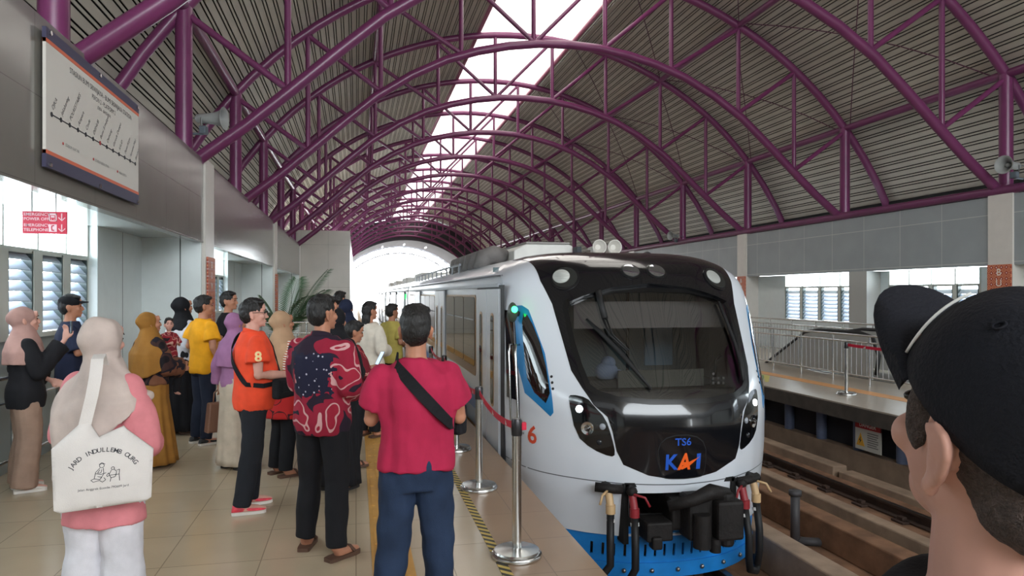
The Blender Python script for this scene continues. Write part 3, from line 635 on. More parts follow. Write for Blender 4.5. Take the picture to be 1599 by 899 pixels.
for i, (x, y, z, c, bx) in enumerate(((-.72, 6.22, -.11, M_tanv, -.10), (-.52, 6.13, -.13, M_redv, -.06), (.62, 6.16, -.13, M_redv, .06), (.80, 6.26, -.11, M_tanv, .02))):
    hs = MB(); hs.tube([(x, y - .05, z - .20), (x + bx * .2, y - .1, z - .45), (x + bx * .2, y - .1, z - .66), (x + bx, y - .04, z - .80), (x + bx * 2.6, y + .02, z - .84), (x + bx * 4, y + .12, z - .80)], .036, 10); h = hs.build('brake_hose', M_black, TRAIN, True)
    hs = MB(); hs.cyl((x, y + .02, z + .02), (x, y - .05, z - .14), .036); hs.cyl((x, y - .05, z - .12), (x, y - .05, z - .20), .045); hs.build('valve', c, h, 40)
    hs = MB(); hs.tube([(x - .02, y - .03, z + .01), (x - .09 if i % 2 == 0 else x + .09, y - .08, z - .02), (x - .12 if i % 2 == 0 else x + .13, y - .1, z - .10)], .012, 8); hs.build('valve_handle', c, h, True)
    hs = MB(); hs.cyl((x, y - .052, z - .25), (x, y - .058, z - .28), .04); hs.build('hose_band', M_lite, h, 40)
    hs = MB(); hs.tube([(x, y + .15, z + .02), (x, y, z + .02), (x - .03, y - .03, z + .03)], [.04, .05, .035], 8); hs.build('valve_body', M_grime, h, True)
for s in (-1, 1):
    co = MB(); co.tube([(s * .60, 6.2, -.10), (s * .70, 6.2, -.09), (s * .84, 6.26, -.08)], .045, 8); co.build('pipe_bracket', M_grime, TRAIN, True)
def P2(t, v, off=0.):   # plough surface
    z = -1.0 + v * .5; g = float(np.interp(t, TT, GTAB)); nrm = Vector((t * .8, -1, 0)).normalized()
    return Vector((t * 1.28, 6.24 + g * .8 + (1 - v) * .06, z)) + nrm * off
slots = []
for i in range(17):
    t = -.62 + 1.18 * i / 16
    slots.append([(t - .009, .42), (t + .009, .42), (t + .009, .66), (t - .009, .66)])
pw = patch([(-.97, 0), (.97, 0), (.97, 1), (-.97, 1)], slots, 0, .03, .05, fn=P2).build('plough', mat('plough_blue', (26, 124, 200), .45, var=.1, vscale=6), TRAIN, 40, fix=False)
patch([(-.97, .0), (.97, .0), (.97, .30), (-.97, .30)], [], .02, .03, .06, fn=P2).build('plough_lip', mat('plough_blue'), pw, 40, fix=False)
for i in range(7):
    t = -.6 + .2 * i; c = P2(t, .16, .03); mb = MB(); mb.ell(c, (.022, .022, .022), 10, 6); mb.build('bolt', M_steel_d, pw, True)
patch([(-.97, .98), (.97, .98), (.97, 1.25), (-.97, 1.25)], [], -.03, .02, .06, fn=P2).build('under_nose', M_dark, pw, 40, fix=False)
# cab side: corner window in a blue frame, cab door, grab rails, green side lamp
for s in (-1, 1):
    o1 = [(s * t, v) for t, v in ((.955, .60), (.905, .60), (.868, .585), (.80, .447), (.783, .285), (.80, .275), (.925, .325), (.955, .42))]
    o2 = [(s * t, v) for t, v in ((.91, .575), (.868, .565), (.805, .447), (.793, .295), (.905, .342), (.915, .45))]
    if s < 0: pass
    o1 = o1[::-1] if s > 0 else o1; o2 = o2[::-1] if s > 0 else o2
    f = patch(o1, [], .003, .004, .015).build('cab_window_surround', M_tblue, nose, 40, fix=False); f['label'] = 'blue surround of the cab side window'
    patch(rnd(o2, 1), [], .007, .004, .015).build('cab_window', M_win, f, 40, fix=False)
    for v in (.380, .363, .346): disc(s * .778, v, .014, .004, M_black, 'vent_hole', nose, .001, n=12)
# side walls, roof, doors and windows of the three cars
zs = [float(a) for a in np.linspace(0, 1, 40)]
LOOP = [S(-1, v) for v in zs] + [S(-1 + 2 * i / 40, 1) for i in range(1, 40)] + [S(1, v) for v in reversed(zs)]
def shell(y0, y1, first=False):
    mb = MB(); A = [(Vector((p.x, p.y, p.z)) if first else Vector((p.x, y0, p.z))) for p in LOOP]; B = [Vector((p.x, y1, p.z)) for p in LOOP]
    n = len(A); vs = A + B; fs = [(i, i + 1, n + i + 1, n + i) for i in range(n - 1)] + [tuple(n + i for i in range(n))] + [(n - 1, 0, n, 2 * n - 1)]
    if not first: fs.append(tuple(range(n - 1, -1, -1)))
    mb.add(vs, fs); return mb
WX = 1.45
def rr_slot(x, y0, y1, z0, z1, d, s):
    r = min(.07, (y1 - y0) * .4); P = []
    for cy, cz, a0 in ((y1 - r, z1 - r, 0), (y0 + r, z1 - r, 90), (y0 + r, z0 + r, 180), (y1 - r, z0 + r, 270)):
        P += [(cy + r * math.cos(math.radians(a0 + k * 30)), cz + r * math.sin(math.radians(a0 + k * 30))) for k in range(4)]
    return [(x, p[0], p[1]) for p in P], [(x + s * d, p[0], p[1]) for p in P]
def plate(name, m, parent, y0, y1, z0, z1, s, x=WX, d=.012, rr=False, bevel=0):
    mb = MB()
    if rr:
        a, b = rr_slot(s * x, y0, y1, z0, z1, d, s); mb.rings([a, b])
    else: mb.box(min(s * x, s * (x + d)), y0, z0, max(s * x, s * (x + d)), y1, z1)
    return mb.build(name, m, parent, bevel=bevel)
M_refl_brown = mat('window_base_band', (150, 112, 66), .35); M_stripe = mat('side_stripe_blue', (52, 92, 140), .35); M_stripe2 = mat('side_stripe_grey', (128, 134, 140), .35); M_stripe3 = mat('side_stripe_ochre', (176, 132, 66), .35)  # first colour is the yellow-brown reflection at the windows, put into paint
def door(car, y0, y1, s):
    ym = (y0 + y1) / 2
    plate('door_frame', mat('door_gap', (26, 27, 30), .5), car, y0 - .06, y1 + .06, -.10, 1.82, s, WX, .004)
    for a, b in ((y0, ym - .008), (ym + .008, y1)):
        lf = plate('door_leaf', M_tw, car, a, b, -.08, 1.78, s, WX, .03, bevel=.006)
        c = (a + b) / 2
        g = plate('door_window_rim', M_refl_brown if s < 0 else M_tgrey, lf, c - .10, c + .10, .42, 1.50, s, WX + .03, .004, True)  # platform-side rim takes the painted reflection brown
        plate('door_window', M_win, lf, c - .08, c + .08, .45, 1.47, s, WX + .034, .003, True)
    st = MB(); st.box(min(s * WX, s * (WX + .10)), y0 - .1, -.16, max(s * WX, s * (WX + .10)), y1 + .1, -.09); st.build('door_step', M_tgrey, car, bevel=.01)
def wins(car, y0, y1, n, s):
    plate('window_band', M_refl_brown, car, y0 - .05, y1 + .05, .62, 1.71, s, WX, .006, True)
    w = (y1 - y0) / n
    for i in range(n):
        g = plate('side_window', M_win, car, y0 + i * w + .02, y0 + (i + 1) * w - .02, .74, 1.68, s, WX + .006, .006, True)
        plate('hopper_bar', M_steel_d, g, y0 + i * w + .08, y0 + (i + 1) * w - .08, 1.36, 1.38, s, WX + .012, .006)
def car_sides(car, y0, D, Wn):
    for s in (-1, 1):
        for a, b in D: door(car, a, b, s)
        for a, b, n in Wn: wins(car, a, b, n, s)
        E_ = [q for d in sorted(D) for q in (d[0] - .08, d[1] + .08)]
        E_ = [y0] + E_ + [Wn[-1][1] + .6 if Wn[-1][1] > D[-1][1] else D[-1][1] + .4]
        for a, b in zip(E_[::2], E_[1::2]):
            if b - a > .3:
                plate('side_stripe', M_stripe, car, a, b, .18, .42, s, WX - .004, .008)
                plate('side_stripe', M_stripe2, car, a, b, -.04, .18, s, WX - .004, .008)
                plate('side_stripe', M_stripe3, car, a, b, -.16, -.04, s, WX - .004, .008)
        plate('gutter', M_tgrey, car, y0, y0 + 13.4, 1.80, 1.84, s, WX - .02, .04)
        plate('roof_groove', mat('seam_grey'), car, y0, y0 + 13.4, 1.925, 1.94, s, WX - .035, .02)
car = shell(0, 22.0, True).build('car_body', M_tw, TRAIN, 35)
# front car: doors at the photographed places
car_sides(car, 7.75, [(7.66, 9.14), (12.62, 14.1), (17.6, 19.1)], [(9.36, 12.4, 3), (14.3, 17.4, 3), (19.3, 21.2, 2)])
plate('cab_door_gap', mat('door_gap'), car, 7.47, 7.62, -.10, 1.82, -1, WX, .006)
plate('gangway_end', M_black, car, 21.9, 22.3, -.3, 1.7, 1, -1.0, 2.0)
c2 = shell(22.4, 37.6).build('car_body', M_tw, TRAIN, 35); car_sides(c2, 22.4, [(23.4, 24.9), (28.4, 29.9), (33.6, 35.1)], [(25.1, 28.2, 3), (30.1, 33.4, 3), (35.3, 36.9, 2)])
c3 = shell(38.0, 54.0).build('car_body', M_tw, TRAIN, 35); car_sides(c3, 38.0, [(39, 40.5), (44, 45.5), (49, 50.5)], [(40.7, 43.8, 3), (45.7, 48.8, 3)])
plate('gangway_end', M_black, c2, 37.5, 38.1, -.3, 1.7, 1, -1.0, 2.0)
cd = patch([(-.992, .30), (-.992, .585), (-.958, .585), (-.958, .30)], [], .004, .004, .015).build('cab_door_window', M_win, nose, 40, fix=False)
patch([(-.955, .17), (-.955, .60), (-.949, .60), (-.949, .17)], [], .003, .003, .015).build('cab_door_gap', mat('door_gap'), nose, fix=False)
for t in (-.962, -.935):
    MB().tube([S(t, .47, 0), S(t, .468, .05), S(t, .44, .06), S(t, .25, .06), S(t, .222, .05), S(t, .22, 0)], .012, 8).build('grab_rail', M_steel, TRAIN, True)
L = MB(); L.tube([S(-.93, .572, -.01), S(-.93, .572, .05)], .03, 10); sl = L.build('side_lamp', M_black, TRAIN, True)
c = S(-.93, .572, .085); L = MB(); L.ell(c, (.055, .045, .105), 16, 11); L.build('lamp_housing', mat('lamp_body', (60, 70, 60), .3), sl, True)
L = MB(); L.ell(c + Vector((.012, -.035, .03)), (.034, .03, .034), 14, 9); L.build('lamp_green', mat('lamp_green', (60, 255, 140), .3, emit=(40, 255, 120, 10)), sl, True)
L = MB(); L.box(-WX - .012, 22.9, 1.55, -WX, 23.3, 1.72); L.build('display_green', mat('display_green', (40, 200, 110), .4, emit=(30, 220, 110, 1.2)), c2)
# underframe and bogies
for y in (9.5, 19.5, 25, 35, 41, 51):
    bg_ = MB(); bg_.box(-1.0, y - 1.2, -.95, 1.0, y + 1.2, -.6); bo = bg_.build('bogie', M_grime, TRAIN, bevel=.03)
    for dy in (-.85, .85):
        for s in (-1, 1): MB().cyl((s * .50, y + dy, -.66), (s * .60, y + dy, -.66), .355, 24).build('wheel', M_grime, bo, 40)
# roof equipment
rb = MB(); rb.prism([(-.62, 2.05), (-.62, 2.40), (-.42, 2.51), (.26, 2.51), (.34, 2.48), (.34, 2.05)], 3.0, Matrix.Translation((0, 10.7, 0))); ac = rb.build('air_conditioner', mat('ac_white', (216, 214, 208), .45, var=.06), TRAIN, bevel=.02)
rb = MB(); rb.box(-.44, 10.66, 2.505, .28, 13.7, 2.535); rb.build('ac_lid', mat('ac_lid', (150, 146, 142), .5), ac, bevel=.01)
rb = MB(); rb.box(-.30, 10.8, 2.535, .20, 13.0, 2.555); rb.build('ac_grille', M_grime, ac)
for x in (.50, .74):
    rb = MB(); rb.lathe([(.02, 0), (.025, .1), (.03, .3), (.05, .42), (.10, .5), (.11, .5), (.10, .49), (.04, .42)], Matrix.Translation((x, 10.4, 2.42)) @ Matrix.Rotation(math.radians(90), 4, 'X')); rb.box(x - .04, 10.1, 2.05, x + .04, 10.2, 2.42); rb.build('horn', mat('horn_white', (206, 202, 194), .4), TRAIN, 40)
rb = MB(); rb.box(.34, 10.5, 2.05, .42, 10.7, 2.46); rb.build('junction_box', mat('box_dark', (56, 60, 66), .6), TRAIN, bevel=.01)
rb = MB(); rb.ell((1.12, 9.6, 2.16), (.10, .14, .18), 16, 9); rb.build('antenna', M_black, TRAIN, True)
for k in range(6):
    y = 11.2 + k * .62
    rb = MB(); rb.tube([(-.66, y, 2.30), (-.85, y - .02, 2.36), (-1.02, y - .08, 2.30), (-1.08, y - .12, 2.12)], [.14, .15, .15, .12], 10); rb.build('roof_duct', mat('duct_grey', (112, 108, 106), .6, var=.2), TRAIN, True)
rb = MB(); rb.tube([(-1.22, 12.4, 2.24), (-1.22, 21.5, 2.24)], .022, 8); [rb.cyl((-1.22, 12.5 + i * .9, 2.05), (-1.22, 12.5 + i * .9, 2.24), .014, 8) for i in range(11)]; rb.build('roof_rail', M_tgrey, TRAIN, 40)
for y0 in (24.5, 32, 40, 47): MB().box(-.8, y0, 2.1, .8, y0 + 3.2, 2.48).build('air_conditioner', mat('ac_white'), TRAIN, bevel=.04)
# ------------------------------------------------------------------ signs, barriers, railings, speakers, plant
M_dkblue = mat('sign_navy', (58, 56, 84), .5); M_orange = mat('sign_orange', (214, 104, 70), .5); M_ink = mat('ink', (40, 40, 46), .7); M_inkr = mat('ink_red', (170, 60, 60), .7)
# route map board on the left fascia: lies in the plane x = -2.34, y 6.06..8.42, z 2.73..3.75
t = thing('route_map_board', (-2.262, 5.86, 2.695), 'white route map board with navy and orange edges on the left fascia', 'sign')
W_, H_ = 2.36, 1.02; t.scale = (.966,) * 3
MB().box(-.012, 0, 0, .012, W_, H_).build('panel', mat('board_white', (212, 208, 200), .45), t)
MB().box(-.014, -.005, H_ - .055, .016, W_ + .005, H_ + .03).build('top_band', M_dkblue, t); MB().box(-.014, -.005, -.03, .016, W_ + .005, .075).build('bottom_band', M_dkblue, t)
MB().box(-.013, 0, H_ - .085, .015, W_, H_ - .055).build('orange_stripe', M_orange, t); MB().box(-.013, 0, .075, .015, W_, .105).build('orange_stripe', M_orange, t)
for y in (.06, 1.15, 2.3):
    for z in (-.005, H_ + .0): MB().cyl((-.03, y, z), (.03, y, z), .018, 12).build('mounting_bolt', M_steel, t)
def on_board(y, z): return frame((.0135, y, z), (0, 1, 0), (0, 0, 1))
def words(txt, size, yc, z, name, m, **k):
    xs = [text_mesh(txt[:i] + '.', size, align='LEFT')[0] for i in [0] + [j + 1 for j, ch in enumerate(txt) if ch == ' ']]
    st_ = [max(v.x for v in q) - max(v.x for v in xs[0]) for q in xs]; tot = max(v.x for v in text_mesh(txt, size, align='LEFT')[0])
    for w_, x_ in zip(txt.split(' '), st_): L = MB(); lettering(L, w_, size, on_board(yc - tot / 2 + x_, z), align='LEFT', **k); L.build(name, m, t, fix=False)
words('STASIUN BUMI SRIWIJAYA - BUMI SRIWIJAYA STATION', .068, 1.28, .835, 'title_word', M_ink)
words('PERON 2 - PLATFORM 2', .060, 1.28, .76, 'title_word', M_ink)
L = MB(); lettering(L, '(DJKA - BANDARA)', .042, on_board(1.28, .70), shear=.3); L.build('title_lettering', M_ink, t, fix=False)
L = MB(); L.box(.012, .10, .392, .0145, 2.24, .402); L.build('route_line', M_ink, t)
stops = ['DJKA', 'Jakabaring', 'POLRESTABES', 'Ampera', 'Cinde', 'DISHUB', 'Bumi Sriwijaya', 'Demang', 'Garuda Dempo', 'RSUD', 'Punti Kayu', 'Asrama Haji', 'Bandara']
for i, n in enumerate(stops):
    y = .10 + 2.14 * i / 12
    MB().lathe([(.02, 0), (.02, .004)], Matrix.Translation((.0125, y, .397)) @ Matrix.Rotation(math.radians(90), 4, 'Y'), 14).build('stop_mark', M_inkr if i == 6 else M_ink, t)
    L = MB(); a = math.radians(52); lettering(L, n, .056, frame((.0135, y + .03, .435), (0, math.cos(a), math.sin(a)), (0, -math.sin(a), math.cos(a))), align='LEFT'); L.build('stop_lettering', M_ink, t, fix=False)
for y, n in ((.32, 'STASIUN SAAT INI'), (1.0, 'STASIUN BERIKUTNYA'), (1.66, 'ARAH KERETA')):
    MB().lathe([(.012, 0), (.012, .004)], Matrix.Translation((.0125, y, .215)) @ Matrix.Rotation(math.radians(90), 4, 'Y'), 12).build('key_mark', M_inkr, t)
    L = MB(); lettering(L, n, .036, on_board(y + .05, .203), align='LEFT'); L.build('key_lettering', mat('ink_grey', (120, 118, 116), .7), t, fix=False)
# hanging red emergency sign
t = thing('emergency_sign', (-2.54, 6.6, 2.225), 'red hanging emergency power and telephone sign under the left alcove ceiling', 'sign')
MB().box(-.165, -.012, 0, .165, .012, .185).build('panel', M_signred, t)
for x in (-.10, .08): MB().cyl((x, 0, .185), (x, 0, .345), .006, 8).build('hanger', M_steel_d, t)
def es(x, z): return frame((x, -.0135, z), (1, 0, 0), (0, 0, 1))
M_pink = mat('sign_letter', (226, 196, 204), .5)
for z, n in ((.148, 'EMERGENCY'), (.110, 'POWER OFF'), (.058, 'EMERGENCY'), (.020, 'TELEPHONE')):
    L = MB(); lettering(L, n, .034, es(-.155, z), align='LEFT', bold=.008); L.build('lettering', M_pink, t, fix=False)
L = MB()
for a in ((.032, .155, .092, .170), (.032, .104, .092, .112), (.032, .104, .040, .170), (.084, .104, .092, .170), (.048, .135, .076, .150), (.048, .118, .054, .124), (.070, .118, .076, .124)): L.box(a[0], -.0145, a[1], a[2], -.012, a[3])
L.build('train_pictogram', M_pink, t)
L = MB(); L.box(.032, -.0145, .016, .092, -.012, .078); pk = L.build('phone_tile', M_pink, t)
L = MB(); L.tube([(.072, -.0150, .068), (.056, -.0150, .066), (.053, -.0150, .048), (.056, -.0150, .030), (.072, -.0150, .027)], .005, 8); L.build('phone_pictogram', M_signred, pk)
for z in (.14, .048):
    L = MB(); L.tube([(.13, -.0135, z + .032), (.13, -.0135, z - .03)], .004, 6); L.tube([(.105, -.0135, z - .004), (.13, -.0135, z - .03), (.155, -.0135, z - .004)], .004, 6); L.build('arrow', M_pink, t)
# danger sign under the right platform
t = thing('danger_sign', (7.70, 9.13, -.70), 'small danger sign below the edge of the right platform', 'sign')
MB().box(-.01, 0, 0, .01, .55, .46).build('panel', mat('sign_grey', (200, 200, 192), .5), t)
MB().box(-.013, 0, .33, .01, .55, .46).build('header', mat('sign_dark_red', (176, 36, 44), .5), t)
ds = lambda y, z: frame((-.0145, y, z), (0, -1, 0), (0, 0, 1))
L = MB(); lettering(L, 'DANGER', .09, ds(.275, .36), bold=.02); L.build('lettering', M_signwhite, t, fix=False)
L = MB(); L.prism([(-.09, 0), (.09, 0), (0, .2)], .004, frame((-.0145, .43, .06), (0, -1, 0), (1, 0, 0), (0, 0, 1))); tr_ = L.build('warning_triangle', mat('warn_yellow', (226, 170, 50), .5), t)
L = MB(); L.prism([(-.02, .03), (.025, .09), (.0, .09), (.01, .15), (-.03, .08), (-.005, .08)], .003, frame((-.0165, .43, .06), (0, -1, 0), (1, 0, 0), (0, 0, 1))); L.build('lightning_mark', M_ink, tr_)
for i in range(7): L = MB(); L.box(-.0125, .05 + .03 * (i % 3 == 2), .27 - i * .034, -.0095, .28, .285 - i * .034); L.build('text_line', mat('ink_grey'), t)
# supports under the right platform
for i in range(14):
    y = 7.0 + .92 * i
    if abs(y - 9.4) < .3: continue
    o = MB().cyl((7.82, y, -.76), (7.82, y, -.22), .085, 14).build('platform_support', mat('support_blue', (86, 96, 122), .6, var=.15), None, 40)
    tag(o, 'blue grey stub column under the right platform, %s from the camera' % ORD[len([q for q in range(i) if abs(7.0 + .92 * q - 9.4) >= .3])], 'column', 'stub columns under the right platform')
# belt barriers
def stanchion(x, y, label, group, to=None, stub=False, sag=.05):
    t = thing('stanchion', (x, y, .003), label, 'barrier post', group)
    MB().lathe([(.166, 0), (.168, .012), (.164, .022), (.150, .028), (.155, .034), (.148, .044), (.05, .052), (.03, .056)], None, 40).build('base', M_steel, t, 40)
    MB().lathe([(.031, .05), (.031, .80)], None, 20).build('post', M_steel, t, 40)
    MB().lathe([(.034, .79), (.036, .80), (.036, .885), (.030, .90), (.008, .905)], None, 20).build('head', mat('head_dark', (58, 56, 58), .3, .6), t, 40)
    if stub: MB().box(.03, -.02, .825, .062, .02, .875).build('belt_clip', M_red, t, bevel=.004)
    if to:
        dx, dy = to[0] - x, to[1] - y; n = 14; d = Vector((dx, dy, 0)).normalized(); nn = Vector((-d.y, d.x, 0)) * .0012
        mb = MB(); R = []
        for i in range(n + 1):
            f = i / n; p = Vector((dx * f, dy * f, .852 - sag * 4 * f * (1 - f)))
            if i == 0: p += d * .034
            if i == n: p -= d * .034
            R.append([p + Vector((0, 0, .024)) + nn, p + Vector((0, 0, .024)) - nn, p - Vector((0, 0, .024)) - nn, p - Vector((0, 0, .024)) + nn])
        mb.rings(R); b = mb.build('belt', M_red, t)
        for f in (.22, .55, .85):
            c = Vector((dx * f, dy * f, .852 - sag * 4 * f * (1 - f)))
            for s in (-1, 1):
                q = c + nn * s * 1.8
                mb = MB(); mb.add([q + d * .03 + Vector((0, 0, -.018)), q - d * .03 + Vector((0, 0, -.018)), q + d * .03 + Vector((0, 0, .018))], [(0, 1, 2)]); mb.build('belt_mark', M_signwhite, b, fix=False)
    return t
SP = [(1.03, 4.51), (1.06, 6.14), (1.08, 7.71), (1.15, 9.39), (1.15, 11.1)]
for i, p in enumerate(SP):
    stanchion(p[0], p[1], 'steel belt barrier post on the left platform edge, %s the camera' % ('nearest to', 'second from', 'third from', 'fourth from', 'fifth from')[i], 'left platform belt posts', SP[i + 1] if i < 4 else None, i == 0, .06)
stanchion(8.19, 10.53, 'steel belt barrier post standing alone on the right platform edge', 'right platform belt posts', (8.22, 8.6), False, .02)
stanchion(8.22, 8.6, 'steel belt barrier post on the right platform behind the capped man', 'right platform belt posts')
# railings
def railing(pts, h, label, balusters=True, group='railings', mid=(), bal=.14, r=.022):
    """pts: corner points on the floor; posts every metre, top rails, lower rail and balusters"""
    t = thing('railing', (pts[0][0], pts[0][1], 0), label, 'railing', group); o = Vector((pts[0][0], pts[0][1], 0))
    P = [Vector((p[0], p[1], 0)) - o for p in pts]
    for z, rad in ((h, r),) + tuple((m, r * .75) for m in mid): MB().tube([p + Vector((0, 0, z)) for p in P], rad, 10).build('rail', M_steel, t, 50)
    B = MB()
    for a, b in zip(P[:-1], P[1:]):
        L_ = (b - a).length; n = max(1, round(L_ / 1.05))
        for i in range(n + 1):
            p = a.lerp(b, i / n); MB().cyl(p, p + Vector((0, 0, h)), r * .9, 10).build('post', M_steel, t, 40)
        if balusters:
            k = int(L_ / bal)
            for i in range(1, k): p = a.lerp(b, i / k); B.cyl(p + Vector((0, 0, min(mid))), p + Vector((0, 0, max(mid))), .009, 6)
    if balusters: B.build('balusters', M_steel_d, t)
    return t
railing([(9.4, 10.4), (9.4, 26)], .93, 'steel railing with upright bars on the right platform in front of the escalator', True, mid=(.80, .16))
railing([(11.9, 11.2), (11.9, 26)], 1.0, 'steel railing behind the escalator along the right wall', True, mid=(.86, .16))
railing([(-3.14, 4.4), (-3.14, 9.5)], .95, 'steel handrail under the louvred windows at the left edge', False, mid=(.72, .18))
railing([(-2.75, 12.6), (-2.75, 18.5)], .95, 'steel handrail in the second left alcove', False, mid=(.72, .18))
railing([(-2.2, 17.4), (-.1, 17.4)], 1.05, 'steel railing in front of the potted palm', True, mid=(.80, .2), bal=.2)
# escalator opening on the right platform
t = thing('escalator', (10.6, 12.2, 0), 'escalator with black handrails behind the right platform railing', 'escalator')
for x in (-.55, .55):
    Pz = [(x, -.15, .12), (x, -.22, .5), (x, -.05, .86), (x, .3, .93), (x, 1.6, .93), (x, 2.1, .85), (x, 5.6, -1.05)]
    MB().tube(Pz, .04, 10).build('handrail', M_black, t, True)
    mb = MB(); R = [[Vector((x - .02, p[1], p[2] - .03)), Vector((x + .02, p[1], p[2] - .03)), Vector((x + .02, p[1], max(-1.3, p[2] - .85))), Vector((x - .02, p[1], max(-1.3, p[2] - .85)))] for p in Pz[2:]]
    mb.rings(R); mb.build('balustrade', mat('balustrade_grey', (176, 176, 172), .3, .3), t)
mb = MB(); mb.box(-.53, -.6, .0, .53, 1.6, .015); mb.build('landing_plate', M_steel_d, t)
for i in range(6):
    mb = MB(); mb.box(-.5, 1.6 + i * .4, -.2 - i * .2, .5, 2.0 + i * .4, .01 - i * .2); mb.build('step', mat('step_grey', (70, 72, 74), .5, .5), t)
# horn loudspeakers and a camera
def horn(loc, rz, label, arm):
    t = thing('horn_speaker', loc, label, 'loudspeaker', rz=rz)       # mouth looks along +x
    M = Matrix.Rotation(math.radians(90), 4, 'Y')
    MB().lathe([(.055, -.16), (.07, -.14), (.075, -.02), (.078, 0), (.09, .10), (.12, .20), (.155, .25), (.175, .262), (.175, .27), (.15, .262), (.11, .2), (.03, .02)], M, 28).build('horn', mat('horn_grey', (150, 152, 150), .5), t, 40)
    MB().lathe([(.03, .05), (.045, .12), (.03, .17), (.005, .18)], M, 16).build('phase_plug', mat('horn_grey'), t, True)
    MB().tube([(-.05, -.085, 0), (-.05, -.085, -.12), (-.05, .085, -.12), (-.05, .085, 0)], .014, 8).build('yoke', M_steel_d, t, 40)
    MB().box(-.10, -.06, -.24, 0, .06, -.12).build('bracket_box', mat('bracket_grey', (92, 100, 108), .5), t, bevel=.01)
    MB().cyl((-.05, 0, -.235), arm, .02, 8).build('bracket_arm', mat('bracket_grey'), t, 40)
    MB().tube([(-.16, 0, 0), (-.30, .0, .02), (-.42, .05, -.03)], .008, 6).build('cable', mat('bracket_grey'), t, True)
horn((-2.24, 11.6, 4.42), math.radians(-12), 'grey horn loudspeaker on the purple post above the left fascia', (-.32, 0, -.235))
horn((12.28, 11.1, 4.18), math.radians(190), 'grey horn loudspeaker on the purple post at the right wall', (-.3, 0, -.235))
horn((12.22, 25.6, 4.0), math.radians(200), 'small looking horn loudspeaker above the right wall behind the train roof', (-.3, 0, -.235))
# palm in a pot behind the left railing
t = thing('potted_palm', (-1.75, 18.3, 0), 'potted palm with feathery green fronds by the left platform end wall', 'plant')
MB().lathe([(.20, 0), (.26, .40), (.28, .42), (.26, .44), (.22, .40)], None, 24).build('pot', mat('pot_brown', (110, 84, 66), .6), t, 40)
MB().lathe([(.25, .38), (.02, .40)], None, 20).build('soil', mat('soil', (50, 38, 30), .9), t)
random.seed(3)
M_leaf = mat('palm_leaf', (58, 84, 56), .7, var=.2, vscale=5)
for az, lean, ln, droop in ((20, .50, 2.2, .25), (-12, .62, 1.7, .55), (185, .34, 1.5, .35), (150, .55, 1.3, .6), (60, .3, 1.9, .2), (-60, .5, 1.2, .7), (240, .5, 1.2, .6), (5, .22, 1.6, .2), (35, .62, 1.9, .5), (-35, .45, 1.7, .5), (205, .5, 1.6, .55)):
    a = math.radians(az); d = Vector((math.cos(a), math.sin(a), 0)); sd = Vector((-d.y, d.x, 0))
    P = [Vector((0, 0, .4)) + d * (lean * ln * f ** 1.3) + Vector((0, 0, ln * f - droop * ln * .5 * f ** 3)) for f in [i / 14 for i in range(15)]]
    mb = MB(); mb.tube(P, [.016 - .0009 * i for i in range(15)], 6)
    for i in range(4, 15):
        tv = (P[min(i + 1, 14)] - P[i - 1]).normalized(); ll = .42 * math.sin(math.pi * (i - 2.5) / 13.5) + .1
        for s in (-1, 1):
            for hh in (0, .33, .66):
                b = P[i - 1].lerp(P[i], hh); e = b + (sd * s * .8 + tv * .65 + Vector((0, 0, -.25))).normalized() * ll
                m_ = b.lerp(e, .45) + Vector((0, 0, .03)); w_ = tv * .019
                mb.add([b, m_ + w_, e, m_ - w_, m_ + Vector((0, 0, .004))], [(0, 1, 4), (1, 2, 4), (2, 3, 4), (3, 0, 4)])
    mb.build('frond', M_leaf, t, fix=False)
